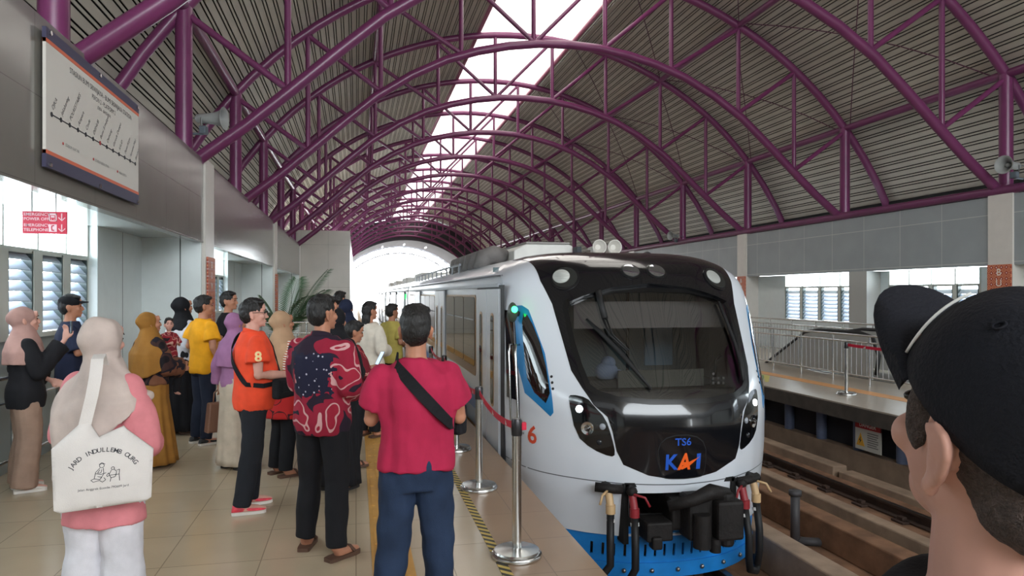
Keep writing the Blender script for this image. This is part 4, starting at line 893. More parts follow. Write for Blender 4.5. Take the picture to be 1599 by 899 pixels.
# ------------------------------------------------------------------ people
class Person:
    """local frame: facing +Y, right hand at +X, feet at z = 0, written for a 1.70 m adult and scaled"""
    def __init__(s, loc, heading, H, label, w=1., belly=0., skin=None, vox=.009, name='person', fem=False, headscale=1., group=None):
        s.k = H / 1.70; s.w = w; s.belly = belly; s.vox = vox; s.skin = skin or M_skin; s.fem = fem; s.hs = headscale
        s.t = thing(name, (loc[0], loc[1], loc[2] if len(loc) > 2 else 0), label, 'person', group, rz=-math.radians(heading))
        s.seed = random.random() * 50
    def V(s, x, y, z): return Vector((x, y, z)) * s.k
    def torso_r(s, z, inf=0.):
        zz = [.80, .88, .95, 1.03, 1.12, 1.22, 1.32, 1.38, 1.42, 1.46]
        if s.fem: rx = [.155, .172, .170, .148, .136, .150, .160, .152, .10, .055]; ry = [.105, .122, .120, .100, .098, .115, .108, .085, .07, .052]
        else: rx = [.150, .165, .163, .155, .155, .170, .182, .170, .105, .058]; ry = [.105, .118, .115, .108, .110, .120, .112, .088, .07, .056]
        a = float(np.interp(z, zz, rx)) * s.w + inf; b = float(np.interp(z, zz, ry)) * (.5 + .5 * s.w) + inf
        c = .0 + s.belly * .045 * math.exp(-((z - 1.05) / .13) ** 2); b += s.belly * .045 * math.exp(-((z - 1.05) / .13) ** 2)
        return a, b, c
    def torso_pt(s, z, ang, inf=0.):
        a, b, c = s.torso_r(z, inf); return s.V(a * math.sin(ang), c + b * math.cos(ang), z)   # ang 0 = front, + to the right
    def loft(s, mb, zs, inf=0., n=28, pleat=0., pn=9, grow=0., swell=None):
        R = []
        for z in zs:
            a, b, c = s.torso_r(max(z, .80), inf); 
            if z < .80 or grow:
                q = max(0, (1.0 - z)) * grow; a += q; b += q
            ring = []
            for j in range(n):
                t = 2 * math.pi * j / n; m = 1 + (pleat * math.sin(pn * t + s.seed + z * 2) * min(1, max(0, (1.0 - z) / .5)) if pleat else 0)
                ring.append(s.V(a * math.cos(t) * m, c + b * math.sin(t) * m, z))
            R.append(ring)
        mb.rings(R)
    def arm_pts(s, A, sd):
        sh = Vector((sd * (.178 * s.w if not s.fem else .158 * s.w), -.005, 1.385)); e, w = Vector(A[0]), Vector(A[1])
        return sh, e, w
    def hand(s, mb, wr, d, nrm, curl=.5, sd=1):
        d = Vector(d).normalized(); nrm = Vector(nrm); nrm = (nrm - d * d.dot(nrm)).normalized(); u = d.cross(nrm)
        k = s.k; f = lambda p: p * k
        # palm
        R = []
        for q, a, b in ((-.01, .026, .02), (.03, .036, .016), (.075, .042, .014), (.09, .038, .012)):
            c = wr + d * q; R.append([f(c + u * a * math.cos(t) + nrm * b * math.sin(t)) for t in [2 * math.pi * j / 10 for j in range(10)]])
        mb.rings(R)
        for i, (o, L) in enumerate(((-.030, .068), (-.010, .078), (.010, .074), (.029, .058))):
            p = wr + d * .080 + u * o; pts = [p]; dd = d.copy()
            for sg, bend in ((.42, .35), (.33, .8), (.25, .7)):
                dd = (Matrix.Rotation(-bend * curl, 3, u) @ dd); p = p + dd * L * sg; pts.append(p)
            mb.chain([f(q) for q in pts], [.0088 * k, .0084 * k, .0078 * k, .007 * k], 8)
        b = wr + d * .02 - u * sd * .026; pts = [b, b + (d * .6 - u * sd * .6 + nrm * .35).normalized() * .035, b + (d * .75 - u * sd * .35 + nrm * .55).normalized() * .062, b + (d * .95 - u * sd * .1 + nrm * .6).normalized() * .085]
        mb.chain([f(q) for q in pts], [.013 * k, .0115 * k, .010 * k, .0085 * k], 8)
    def head_mesh(s, mb, turn=0., tilt=0., ears=False):
        """turn: yaw to the right (deg), tilt: nod down (deg)"""
        k = s.k; h = s.hs
        M = Matrix.Translation((0, 0, 1.50)) @ Matrix.Rotation(-math.radians(turn), 4, 'Z') @ Matrix.Rotation(-math.radians(tilt), 4, 'X') @ Matrix.Scale(h, 4) @ Matrix.Translation((0, 0, -1.50))
        s.HM = Matrix.Scale(k, 4) @ M; R3 = (s.HM.to_3x3()).normalized() if False else Matrix.Rotation(-math.radians(turn), 3, 'Z') @ Matrix.Rotation(-math.radians(tilt), 3, 'X')
        P = lambda x, y, z: s.HM @ Vector((x, y, z)); kk = k * h
        def E(c, r, Mx=None):
            m3 = R3 if Mx is None else R3 @ Mx
            mb.ell(P(*c), (r[0] * kk, r[1] * kk, r[2] * kk), 16, 11, m3)
        E((0, -.008, 1.612), (.075, .097, .094)); E((0, .028, 1.570), (.062, .068, .078)); E((0, .048, 1.525), (.045, .046, .034))
        E((0, .012, 1.54), (.056, .062, .045))
        E((0, .090, 1.635), (.045, .012, .012)); E((0, .082, 1.655), (.05, .016, .03))                     # brow, forehead
        E((0, .104, 1.585), (.011, .014, .024)); E((0, .113, 1.572), (.013, .013, .010)); E((.009, .104, 1.569), (.009, .01, .008)); E((-.009, .104, 1.569), (.009, .01, .008))
        E((.038, .070, 1.575), (.024, .022, .022)); E((-.038, .070, 1.575), (.024, .022, .022))
        E((0, .094, 1.541), (.021, .012, .006)); E((0, .093, 1.530), (.019, .012, .007)); E((0, .085, 1.505), (.020, .014, .013))
        for sd in (-1, 1):
            Mx = Matrix.Rotation(sd * .35, 3, 'Z'); E((sd * .078, -.012, 1.588), (.007, .021, .033 if not ears else .029), Mx); E((sd * .080, -.016, 1.600), (.010, .017, .016), Mx); E((sd * .077, -.006, 1.558), (.008, .010, .011), Mx)
        if ears:
            for sd in (-1, 1):
                Q = lambda y, z, x: P(sd * x, y, z)
                mb.tube([Q(.002, 1.600, .076), Q(.000, 1.612, .083), Q(-.014, 1.619, .087), Q(-.030, 1.614, .090), Q(-.036, 1.600, .090), Q(-.030, 1.580, .087), Q(-.018, 1.565, .082), Q(-.008, 1.558, .079), Q(.000, 1.562, .076)], [.0045 * kk] * 9, 8)
                mb.tube([Q(-.012, 1.612, .080), Q(-.024, 1.606, .082), Q(-.026, 1.590, .081), Q(-.018, 1.575, .079)], [.004 * kk] * 4, 8)
        a = s.V(0, -.012, 1.42); mb.chain([a, s.V(0, -.002, 1.47), P(0, .0, 1.54)], [.062 * k * (.86 if s.fem else 1), .054 * k * (.86 if s.fem else 1), .052 * kk * (.9 if s.fem else 1)], 14)
        s.P = P; s.R3 = R3; s.kk = kk
    def face(s, glasses=False):
        for sd in (-1, 1): mb = MB(); mb.ell(s.P(sd * .031, .0905, 1.607), (.011 * s.kk, .006 * s.kk, .0058 * s.kk), 10, 7, s.R3); mb.build('eye', mat('eye_dark', (26, 20, 18), .2), s.b, True)
        for sd in (-1, 1): mb = MB(); mb.tube([s.P(sd * .013, .102, 1.630), s.P(sd * .032, .100, 1.636), s.P(sd * .052, .084, 1.629)], [.0035 * s.kk, .004 * s.kk, .002 * s.kk], 6); mb.build('eyebrow', M_hair, s.b, True)
        mb = MB(); mb.ell(s.P(0, .1005, 1.5355), (.019 * s.kk, .007 * s.kk, .0065 * s.kk), 12, 7, s.R3); mb.build('lips', mat('lips', (150, 84, 74), .45), s.b, True)
        if glasses:
            g = MB()
            for sd in (-1, 1):
                g.tube([s.P(sd * .033 + .022 * math.cos(q), .112, 1.606 + .018 * math.sin(q)) for q in [2 * math.pi * i / 14 for i in range(14)]], .0022 * s.kk, 6, True, True)
                g.tube([s.P(sd * .055, .112, 1.612), s.P(sd * .079, .07, 1.612), s.P(sd * .084, -.015, 1.610)], .002 * s.kk, 6)
            g.tube([s.P(-.012, .113, 1.608), s.P(.012, .113, 1.608)], .002 * s.kk, 6)
            g.build('glasses', mat('glasses_frame', (30, 28, 30), .3), s.b, True)
    def body(s, arms, legs=None, turn=0., tilt=0., hands=(.5, .5), hand_dirs=(None, None), ears=False):
        mb = MB(); k = s.k; s.arms = arms; s.legs = legs or {}
        s.loft(mb, [.80, .88, .95, 1.03, 1.12, 1.22, 1.32, 1.38, 1.42, 1.46], -.012)
        s.head_mesh(mb, turn, tilt, ears)
        th = .85 if s.fem else 1.
        for i, sd in enumerate((-1, 1)):
            sh, e, w = s.arm_pts(arms[i], sd)
            mb.chain([p * k for p in (sh + Vector((-sd * .03, 0, -.03)), sh.lerp(e, .5), e, e.lerp(w, .35), w)], [.042 * th * k, .046 * th * k, .038 * th * k, .038 * th * k, .025 * th * k], 12)
            d = hand_dirs[i][0] if hand_dirs[i] else (w - e); nr = hand_dirs[i][1] if hand_dirs[i] else Vector((-sd, .25, 0))
            s.hand(mb, w, d, nr, hands[i], sd if not hand_dirs[i] or len(hand_dirs[i]) < 3 else hand_dirs[i][2])
        for i, sd in enumerate((-1, 1)):
            hip, kn, an = s.leg_pts(sd)
            mb.chain([p * k for p in (hip, hip.lerp(kn, .5), kn, kn.lerp(an, .35), an)], [.085 * k * s.w, .068 * k, .052 * k, .052 * k, .036 * k], 12)
            fd = s.footdir(sd); a = an
            mb.chain([a * k, (Vector((a.x, a.y, .045)) + fd * .03) * k, (Vector((a.x, a.y, .032)) + fd * .12) * k, (Vector((a.x, a.y, .026)) + fd * .17) * k], [.038 * k, .042 * k, .032 * k, .022 * k], 10)
        s.b = link('body', remesh(mb, s.vox * (.8 if s.vox < .008 else 1), 3), s.t, True); s.b.data.materials.append(s.skin); return s
    def leg_pts(s, sd):
        o = s.legs.get('L' if sd < 0 else 'R', (0, 0)); kb = s.legs.get('kL' if sd < 0 else 'kR', .02)
        hip = Vector((sd * .088, 0, .90)); an = Vector((sd * .105 + o[0], -.03 + o[1], .085)); kn = hip.lerp(an, .5) + Vector((0, kb + .01, 0)); return hip, kn, an
    def footdir(s, sd):
        a = math.radians(s.legs.get('aL' if sd < 0 else 'aR', 10) * sd); return Vector((math.sin(a), math.cos(a), 0))
    def finish(s, name, mb, m, vox, amp=.006, sm=5, parent=None, label=None, **k):
        me = remesh(mb, vox, sm)
        if amp: folds(me, amp * 1.35 * s.k, seed=s.seed, **k)
        o = link(name, me, parent or s.t, True); o.data.materials.append(m)
        if label: o['label'] = label
        return o
    def top(s, m, hem=.84, sleeve=.5, inf=.022, grow=.0, name='shirt', loose=0., amp=.007, collar=False, arms=None, vox=None):
        mb = MB(); k = s.k; th = .85 if s.fem else 1.
        zs = [z for z in (1.455, 1.42, 1.38, 1.32, 1.22, 1.12, 1.03, .95, .88, .80, .70, .60, .5, .4) if z > hem + .02] + [hem]
        s.loft(mb, zs[::-1], inf, grow=grow)
        for i, sd in enumerate((-1, 1)):
            sh, e, w = s.arm_pts(s.arms[i], sd); r = .052 * th + inf * .75 + loose
            sh2 = sh + Vector((-sd * .035, 0, -.022)); sh = sh + Vector((-sd * .012, 0, -.018)); r0 = r - loose * .8 - .012; sl = sleeve if not isinstance(sleeve, tuple) else sleeve[i]
            if sl <= 1:
                p = sh.lerp(e, sl); mb.chain([q * k for q in (sh2, sh, sh.lerp(e, sl * .5))], [r0 * k, (r0 + .002) * k, (r - .006) * k], 12); mb.tube([q * k for q in (sh, sh.lerp(e, sl * .6), p)], [(r0 + .002) * k, r * k, (r + .004) * k], 14)
            else:
                p = e.lerp(w, sl - 1); mb.chain([q * k for q in (sh2, sh, sh.lerp(e, .5), e)], [r0 * k, (r0 + .002) * k, (r - .004) * k, (r - .008) * k], 12); mb.tube([q * k for q in (e, e.lerp(w, (sl - 1) * .5), p)], [(r - .008) * k, (r - .012) * k, (r - .016 + loose * .6) * k], 14)
        o = s.finish(name, mb, m, vox or max(.010, s.vox), amp)
        if collar:
            c = MB(); c.rings([[s.V((.068 + q * .012) * math.cos(t), -.008 + (.066 + q * .012) * math.sin(t), 1.425 + .045 * (1 - q) - .02 * math.sin(t)) for t in [2 * math.pi * j / 20 for j in range(20)]] for q in (0, .5, 1)], cap=False); cc = c.build('collar', m, o, True)
            md = cc.modifiers.new('s', 'SOLIDIFY'); md.thickness = .005
        s.shirt = o; return o
    def trousers(s, m, wide=0., ankle=.06, amp=.006, name='trousers', topz=1.0, flare=0., vox=None):
        mb = MB(); k = s.k; s.loft(mb, [.80, .88, .95, topz], .008)
        for sd in (-1, 1):
            hip, kn, an = s.leg_pts(sd); end = an + Vector((0, 0, ankle - .075)); mid = kn.lerp(end, .45)
            mb.ell(s.V(sd * .08, 0, .87), (.086 * k * s.w, .100 * k, .10 * k))
            mb.chain([q * k for q in (hip, hip.lerp(kn, .5), kn)], [(.088 * s.w + wide) * k, (.080 + wide) * k, (.068 + wide) * k], 14)
            mb.tube([q * k for q in (kn, mid, end)], [(.068 + wide) * k, (.066 + wide + flare * .5) * k, (.056 + wide + flare) * k], 14)
        return s.finish(name, mb, m, vox or max(.010, s.vox), amp, sx=7, sz=5)
    def skirt(s, m, hem=.06, top_=1.02, grow=.10, pleat=.05, pn=11, name='skirt', inf=.03):
        mb = MB(); zs = [hem + (top_ - hem) * i / 14 for i in range(15)]; s.loft(mb, zs, inf, 88, pleat, pn, grow); return mb.build(name, m, s.t, True)
    def shoes(s, m, sole=None, kind='sneaker'):
        k = s.k
        for sd in (-1, 1):
            hip, kn, an = s.leg_pts(sd); fd = s.footdir(sd); u = Vector((fd.y, -fd.x, 0)); base = Vector((an.x, an.y, 0))
            prof = [(-.075, .025, .03), (-.065, .034, .075), (-.03, .038, .085), (.03, .040, .072), (.08, .045, .055), (.13, .047, .045), (.165, .040, .038), (.185, .022, .03)]
            z0 = .022
            if kind == 'sneaker':
                mb = MB(); mb.rings([[(base + fd * q + u * a * math.cos(t) + Vector((0, 0, z0 + (h - z0) * .5 + (h - z0) * .55 * math.sin(t)))) * k for t in [2 * math.pi * j / 14 for j in range(14)]] for q, a, h in prof]); sh = mb.build('shoe', m, s.t, True)
            else:
                mb = MB(); mb.tube([(base + fd * .12 - u * .045 + Vector((0, 0, .03))) * k, (base + fd * .09 - u * .02 + Vector((0, 0, .066))) * k, (base + fd * .10 + u * .02 + Vector((0, 0, .066))) * k, (base + fd * .12 + u * .045 + Vector((0, 0, .03))) * k], .012 * k, 8); sh = mb.build('sandal', m, s.t, True)
            mb = MB(); pts = [(q, a + .005) for q, a, h in prof]
            ring = [base + fd * q + u * a for q, a in pts] + [base + fd * q - u * a for q, a in reversed(pts)]
            mb.rings([[(p + Vector((0, 0, .001))) * k for p in ring], [(p + Vector((0, 0, z0 + .004))) * k for p in ring]]); mb.build('sole', sole or m, sh)
    def hair(s, m=None, long=0., fade=False):
        mb = MB(); k = s.kk; E = lambda c, r: mb.ell(s.P(*c), tuple(q * k for q in r), 18, 13, s.R3)
        E((0, -.016, 1.640), (.080, .098, .082)); E((0, -.040, 1.605), (.0765, .072, .080)); E((0, -.040, 1.570), (.066, .058, .055))
        E((.03, .055, 1.695), (.045, .035, .022)); E((-.03, .05, 1.695), (.045, .035, .022)); E((0, .0, 1.705), (.06, .07, .028))
        if long: E((0, -.06, 1.50), (.07, .045, .09 + long))
        o = s.finish('hair', mb, m or M_hair, .008, .005, 2, parent=s.b, sx=40, sz=18); return o
    def cap(s, m, fwd=1):
        mb = MB(); k = s.kk; mb.ell(s.P(0, -.008, 1.650), (.085 * k, .106 * k, .075 * k), 20, 13, s.R3); o = s.finish('cap_crown', mb, m, .008, 0, 2, parent=s.b)
        mb = MB(); R = []
        for q in range(7):
            x = -.068 + .136 * q / 6; y = .075 + .085 * math.cos(x / .068 * 1.25); R.append([s.P(x, .06, 1.668), s.P(x, y, 1.652 - abs(x) * .15), s.P(x, y, 1.644 - abs(x) * .15), s.P(x, .06, 1.654)])
        mb.rings(R); mb.build('cap_brim', m, o, True)
    def hijab(s, m, hem=1.12, hem_back=None, wide=0., bun=True, amp=.008, name='hijab', side=0.):
        mb = MB(); k = s.kk; E = lambda c, r: mb.ell(s.P(*c), tuple(q * k for q in r), 20, 13, s.R3)
        E((0, -.030, 1.618), (.092, .108, .108)); E((0, -.015, 1.530), (.080, .088, .07)); E((0, .02, 1.49), (.066, .07, .04))
        if bun: E((0, -.095, 1.615), (.06, .055, .055))
        R = []; hb = hem_back if hem_back is not None else hem
        lev = [(1.57, .070, .080), (1.51, .088, .092), (1.45, .130, .112), (1.39, .205, .140), (1.33, .232 + wide * .5, .158)]
        for z, a, b in lev + [(None, .245 + wide, .170 + wide * .6)] * 5:
            ring = []
            for j in range(30):
                t = 2 * math.pi * j / 30; fr = .5 + .5 * math.sin(t)                                # 1 = front
                if z is None: f = (len(R) - 4) / 5; zz = 1.33 + ((hem * fr + hb * (1 - fr)) - 1.33 + side * math.cos(t)) * f; g = 1 + .05 * f * math.sin(7 * t + s.seed)
                else: zz = z; g = 1
                ring.append(s.V(a * s.w * math.cos(t) * g * (.9 if s.fem else 1), -.01 + b * math.sin(t) * g + s.belly * 0, zz))
            R.append(ring)
        mb.rings(R); return s.finish(name, mb, m, .010, amp, 5, sx=7, sz=3)
HANG = lambda sd: ((sd * .245, -.03, 1.12), (sd * .255, .06, .88))
FRONT = lambda sd, z=1.08: ((sd * .235, -.05, 1.13), (sd * .10, .22, z))
HOLD = lambda sd, z=1.30: ((sd * .225, .06, 1.14), (sd * .07, .30, z))
def both(f, *a): return (f(-1, *a), f(1, *a))
def phone(loc, rz, tilt, label, lit=True):
    t = thing('phone', loc, label, 'phone', rz=rz); M = Matrix.Rotation(tilt, 4, 'X')
    MB().box(-.037, -.004, -.075, .037, .004, .075, M).build('case', mat('phone_case', (36, 34, 38), .4), t, bevel=.003)
    MB().box(-.034, -.0055, -.071, .034, -.004, .071, M).build('screen', mat('phone_screen', (190, 205, 225), .2, emit=(190, 210, 235, 1.2)) if lit else M_blackgloss, t)
def sling(p, z_sh, a_sh, z_hip, a_hip, w, m, label, inf, pouch=None, name='sling_bag'):
    """strap that runs round the torso from a shoulder to the opposite hip, and its pouch"""
    t = thing(name, p.t.location, label, 'bag', rz=p.t.rotation_euler.z)
    def ring(front):
        q = []; n = 18
        for i in range(n + 1):
            f = i / n; z = z_sh + (z_hip - z_sh) * f; x = a_sh + (a_hip - a_sh) * f
            a, b, c = p.torso_r(z, inf); u = max(-.97, min(.97, x / a)); q.append(p.V(u * a, c + (1 if front else -1) * b * math.sqrt(1 - u * u), z))
        q.insert(0, p.V(a_sh * .9, -.01, z_sh + .035)); a, b, c = p.torso_r(z_hip, inf); q.append(p.V(a if a_hip > 0 else -a, c, z_hip - .012))
        return q
    for nm, fr in (('strap', True), ('strap', False)):
        P = ring(fr); R = []
        for i, c in enumerate(P):
            tv = (P[min(i + 1, len(P) - 1)] - P[max(i - 1, 0)]).normalized(); out = Vector((c.x, c.y, 0)).normalized(); sdv = tv.cross(out).normalized()
            R.append([c + sdv * w * .5 + out * .004, c - sdv * w * .5 + out * .004, c - sdv * w * .5 - out * .003, c + sdv * w * .5 - out * .003])
        MB().rings(R).build(nm, m, t)
    if pouch:
        c = p.torso_pt(pouch[0], pouch[1], inf + .05); M = Matrix.Translation(c) @ Matrix.Rotation(-pouch[1], 4, 'Z')
        MB().box(-.12, -.035, -.08, .12, .04, .08, M).build('pouch', m, t, bevel=.02); MB().box(-.09, .035, -.03, .09, .05, .05, M).build('pocket', m, t, bevel=.01)
    return t
# --- fabrics
F_black = cloth('black_cloth', (26, 26, 30)); F_navy = cloth('navy_cloth', (34, 40, 62)); F_pink = cloth('pink_cloth', (206, 126, 132)); F_cream = cloth('cream_scarf', (190, 174, 166)); F_white = cloth('white_cloth', (206, 204, 210)); F_taupe = cloth('taupe_cloth', (150, 124, 108))
F_mustard = cloth('mustard_cloth', (142, 98, 42)); F_yellow = cloth('yellow_cloth', (226, 158, 30)); F_orange = cloth('orange_cloth', (232, 78, 48)); F_crimson = cloth('crimson_cloth', (168, 36, 70)); F_tan = cloth('tan_scarf', (176, 142, 112)); F_purple = cloth('mauve_cloth', (150, 104, 140)); F_offw = cloth('offwhite_cloth', (205, 196, 182)); F_olive = cloth('olive_cloth', (176, 160, 84)); F_dusty = cloth('dusty_pink_scarf', (168, 132, 124)); F_charcoal = cloth('charcoal_trousers', (34, 36, 42)); F_beige = cloth('beige_cloth', (186, 172, 154))
def denim(name, c, fade):
    m = cloth(name, c, var=.25, vscale=5, bump=.25); return m
F_jean = denim('blue_denim', (36, 50, 74), .3); F_jeand = denim('dark_denim', (36, 42, 58), .3)
def batik(name, base, cols, sc, seed=0):
    m = cloth(name, base, var=0); nt = m.node_tree; mp = [n for n in nt.nodes if n.type == 'MAPPING'][0]; b = nt.nodes['Principled BSDF']
    vo = nt.nodes.new('ShaderNodeTexVoronoi'); vo.inputs['Scale'].default_value = sc; n = nt.nodes.new('ShaderNodeTexNoise'); n.inputs['Scale'].default_value = sc * .45; n.inputs['Detail'].default_value = 2
    ad = nt.nodes.new('ShaderNodeMixRGB'); ad.inputs[0].default_value = .35; nt.links.new(mp.outputs[0], ad.inputs[1]); nt.links.new(n.outputs['Color'], ad.inputs[2]); nt.links.new(ad.outputs[0], vo.inputs['Vector']); nt.links.new(mp.outputs[0], n.inputs['Vector'])
    r = nt.nodes.new('ShaderNodeValToRGB'); r.color_ramp.interpolation = 'CONSTANT'
    for i, (p, c) in enumerate(cols):
        e = r.color_ramp.elements[0] if i == 0 else (r.color_ramp.elements[1] if i == 1 else r.color_ramp.elements.new(p)); e.position = p; e.color = srgb(*c)
    nt.links.new(vo.outputs['Distance'], r.inputs[0]); nt.links.new(r.outputs[0], b.inputs['Base Color']); return m
# the big batik shirt: red shoulders and sleeves, dark middle with pale specks, a red patterned hem
F_batik = batik('red_batik', (150, 40, 60), [(0, (30, 26, 40)), (.10, (150, 34, 54)), (.34, (196, 150, 150)), (.40, (140, 30, 52)), (.62, (40, 28, 42))], 7)
nt = F_batik.node_tree; b = nt.nodes['Principled BSDF']; mp = [n for n in nt.nodes if n.type == 'MAPPING'][0]
vo2 = nt.nodes.new('ShaderNodeTexVoronoi'); vo2.inputs['Scale'].default_value = 26; nt.links.new(mp.outputs[0], vo2.inputs['Vector'])
r2 = nt.nodes.new('ShaderNodeValToRGB'); r2.color_ramp.interpolation = 'CONSTANT'; r2.color_ramp.elements[0].color = srgb(176, 172, 186); r2.color_ramp.elements[1].color = srgb(30, 30, 50); r2.color_ramp.elements[1].position = .17; nt.links.new(vo2.outputs['Distance'], r2.inputs[0])
sx = nt.nodes.new('ShaderNodeSeparateXYZ'); nt.links.new(mp.outputs[0], sx.inputs[0])
nn_ = nt.nodes.new('ShaderNodeTexNoise'); nn_.inputs['Scale'].default_value = 14; nt.links.new(mp.outputs[0], nn_.inputs['Vector'])
def mth(op, a, b_=None, v=None):
    q = nt.nodes.new('ShaderNodeMath'); q.operation = op; nt.links.new(a, q.inputs[0])
    if b_ is not None: nt.links.new(b_, q.inputs[1])
    if v is not None: q.inputs[1].default_value = v
    return q.outputs[0]
wob = mth('MULTIPLY', nn_.outputs[0], v=.16); zz = mth('ADD', sx.outputs[2], wob); hi = mth('GREATER_THAN', zz, v=1.14); lo = mth('LESS_THAN', zz, v=1.41); ax = mth('ABSOLUTE', sx.outputs[0]); mid = mth('LESS_THAN', mth('ADD', ax, wob), v=.215)
ctr = mth('MULTIPLY', mth('MULTIPLY', hi, lo), mid)
mxb = nt.nodes.new('ShaderNodeMixRGB'); nt.links.new(ctr, mxb.inputs[0]); old = b.inputs['Base Color'].links[0].from_socket; nt.links.new(old, mxb.inputs[1]); nt.links.new(r2.outputs[0], mxb.inputs[2]); nt.links.new(mxb.outputs[0], b.inputs['Base Color'])
F_batik2 = batik('dark_red_batik', (120, 36, 44), [(0, (40, 24, 30)), (.2, (134, 34, 44)), (.45, (176, 120, 110)), (.5, (110, 28, 40))], 9)
F_batik3 = batik('brown_black_batik', (50, 36, 34), [(0, (24, 20, 24)), (.3, (58, 38, 36)), (.5, (30, 26, 34)), (.62, (112, 72, 52))], 7)
F_scarlet = batik('scarlet_print', (190, 40, 40), [(0, (184, 40, 40)), (.42, (60, 30, 34)), (.5, (190, 44, 44))], 8)
F_stripe = cloth('striped_knit', (190, 100, 70), var=0); nt = F_stripe.node_tree; w = nt.nodes.new('ShaderNodeTexWave'); w.bands_direction = 'Z'; w.inputs['Scale'].default_value = 14; r = nt.nodes.new('ShaderNodeValToRGB'); r.color_ramp.interpolation = 'CONSTANT'; r.color_ramp.elements[0].color = srgb(216, 206, 196); r.color_ramp.elements[1].color = srgb(176, 84, 50); r.color_ramp.elements[1].position = .5
nt.links.new([n for n in nt.nodes if n.type == 'MAPPING'][0].outputs[0], w.inputs[0]); nt.links.new(w.outputs[0], r.inputs[0]); nt.links.new(r.outputs[0], nt.nodes['Principled BSDF'].inputs['Base Color'])
S_white = mat('shoe_white', (214, 208, 200), .6); S_dark = mat('shoe_dark', (34, 32, 34), .6); S_brown = mat('sandal_brown', (84, 58, 44), .6); S_pinkred = mat('shoe_red', (226, 70, 86), .6, var=.3, vscale=20)
def stick(o, vs, fs, name, m, M, off=.003):
    """lay flat lettering onto a garment along the -z axis of M"""
    bm = bmesh.new(); bm.from_mesh(o.data); T = BVHTree.FromBMesh(bm); bm.free(); out = []
    for v in vs:
        p = M @ v; d = -(M.to_3x3() @ Vector((0, 0, 1))); h = T.ray_cast(p, d)
        out.append((h[0] - d * off) if h[0] else p - M.to_3x3() @ Vector((0, 0, 1)) * .06)
    mb = MB(); mb.add(out, fs); return mb.build(name, m, o, fix=False)
# 1 crimson shirt, seen from behind, photographing
p = Person((.285, 3.46, .009), 3, 1.635, 'man in a plain crimson t-shirt and faded jeans with his back to the camera', w=1.0, belly=.3, vox=.007)
p.body(both(HOLD, 1.26), {'L': (-.05, -.02), 'R': (.03, .03)}, turn=4); p.hair(); p.face(); s_ = p.top(F_crimson, .90, .66, .028, loose=.018, amp=.014); p.trousers(F_jean, .012, .05, .014); p.shoes(S_dark, S_white)
sling(p, 1.425, -.10, 1.13, .17, .055, F_black, 'black sling bag across the back of the man in crimson', .040, (1.12, .7))
phone(p.t.matrix_basis @ p.V(0, .40, 1.36), p.t.rotation_euler.z, -.1, 'phone held up by the man in the crimson t-shirt')
# 2 batik shirt
p = Person((-.22, 4.86), 28, 1.69, 'man in a red and black batik shirt and black trousers watching the train', w=1.06, vox=.007)
p.body((HOLD(-1, 1.10), FRONT(1, 1.06)), {'L': (-.04, .06), 'R': (.05, -.06), 'aL': 18, 'aR': 20}, turn=22); p.hair(); p.face(); p.top(F_batik, .80, 1.75, .032, loose=.016, amp=.008, collar=True); p.trousers(F_black, .012, .07, .007); p.shoes(S_brown, S_brown, 'sandal')
# 3 orange polo
p = Person((-.81, 5.98), 72, 1.66, 'man in an orange polo shirt with glasses and red and white running shoes', w=1.14, belly=.9, skin=M_skin_l, vox=.007)
p.body((FRONT(-1, 1.06), ((.24, .0, 1.12), (.16, .28, 1.10))), {'L': (0, .02), 'R': (.02, -.08), 'aL': 4, 'aR': 6}, turn=6); p.hair(); p.face(True); s_ = p.top(F_orange, .82, .62, .028, loose=.02, collar=True); p.trousers(F_charcoal, .014, .05, .008); p.shoes(S_pinkred, S_white)
vs, fs = text_mesh('8', .105, bold=.03, sub=2); M = frame(p.V(.42, -.015, 1.235), (0, 1, 0), (0, 0, 1)); stick(s_, vs, fs, 'sleeve_number', mat('number_gold', (236, 206, 150), .6), M)
sling(p, 1.425, -.10, 1.04, .17, .035, F_black, 'black crossbody bag with a front pouch on the man in orange', .040, (1.0, .8), 'crossbody_bag')
# 4 pink top with a tote bag
p = Person((-1.20, 3.78), 12, 1.585, 'woman in a cream headscarf, pink top and white wide trousers in the left foreground', w=.92, fem=True, skin=M_skin_l, vox=.007)
p.body((((-.185, -.02, 1.12), (-.10, .20, 1.04)), ((.225, -.03, 1.08), (.13, .20, 1.02))), turn=12); p.face(); p.top(F_pink, .66, 1.8, .040, loose=.018, grow=.06, name='blouse', amp=.010); p.trousers(F_white, .03, .04, .010, flare=.03); p.shoes(S_white); p.hijab(F_cream, 1.16, 1.02, .04, side=.20, amp=.018)
TP = p
# 5 black top by the windows, raising a phone
p = Person((-2.84, 6.98), 62, 1.59, 'woman in a dusty pink headscarf and black top raising a phone by the windows', w=1.05, fem=True, skin=M_skin_l, vox=.009)
p.body((FRONT(-1, 1.0), ((.20, .08, 1.12), (.10, .30, 1.40))), {'aL': 5, 'aR': 5}, turn=4, hand_dirs=(None, ((-.1, .15, 1), (-.6, 1, 0)))); p.face(); p.top(F_black, .78, 1.85, .035, loose=.02, grow=.05, name='blouse'); p.trousers(F_taupe, .035, .04, .009, flare=.02); p.shoes(S_white); p.hijab(F_dusty, 1.20, 1.18, amp=.010)
phone(p.t.matrix_basis @ p.V(.06, .36, 1.50), p.t.rotation_euler.z, 0, 'phone in a case raised by the woman in black at the windows', False)
# 6 young man in a cap
p = Person((-2.84, 7.98), 70, 1.69, 'young man in a dark cap and navy shirt behind the cream headscarf woman', vox=.01)
p.body(both(HOLD, 1.15), turn=3); p.hair(); p.cap(F_black); p.face(); p.top(F_navy, .84, .9, .024, loose=.012); p.trousers(F_black, .01); p.shoes(S_dark, S_white)
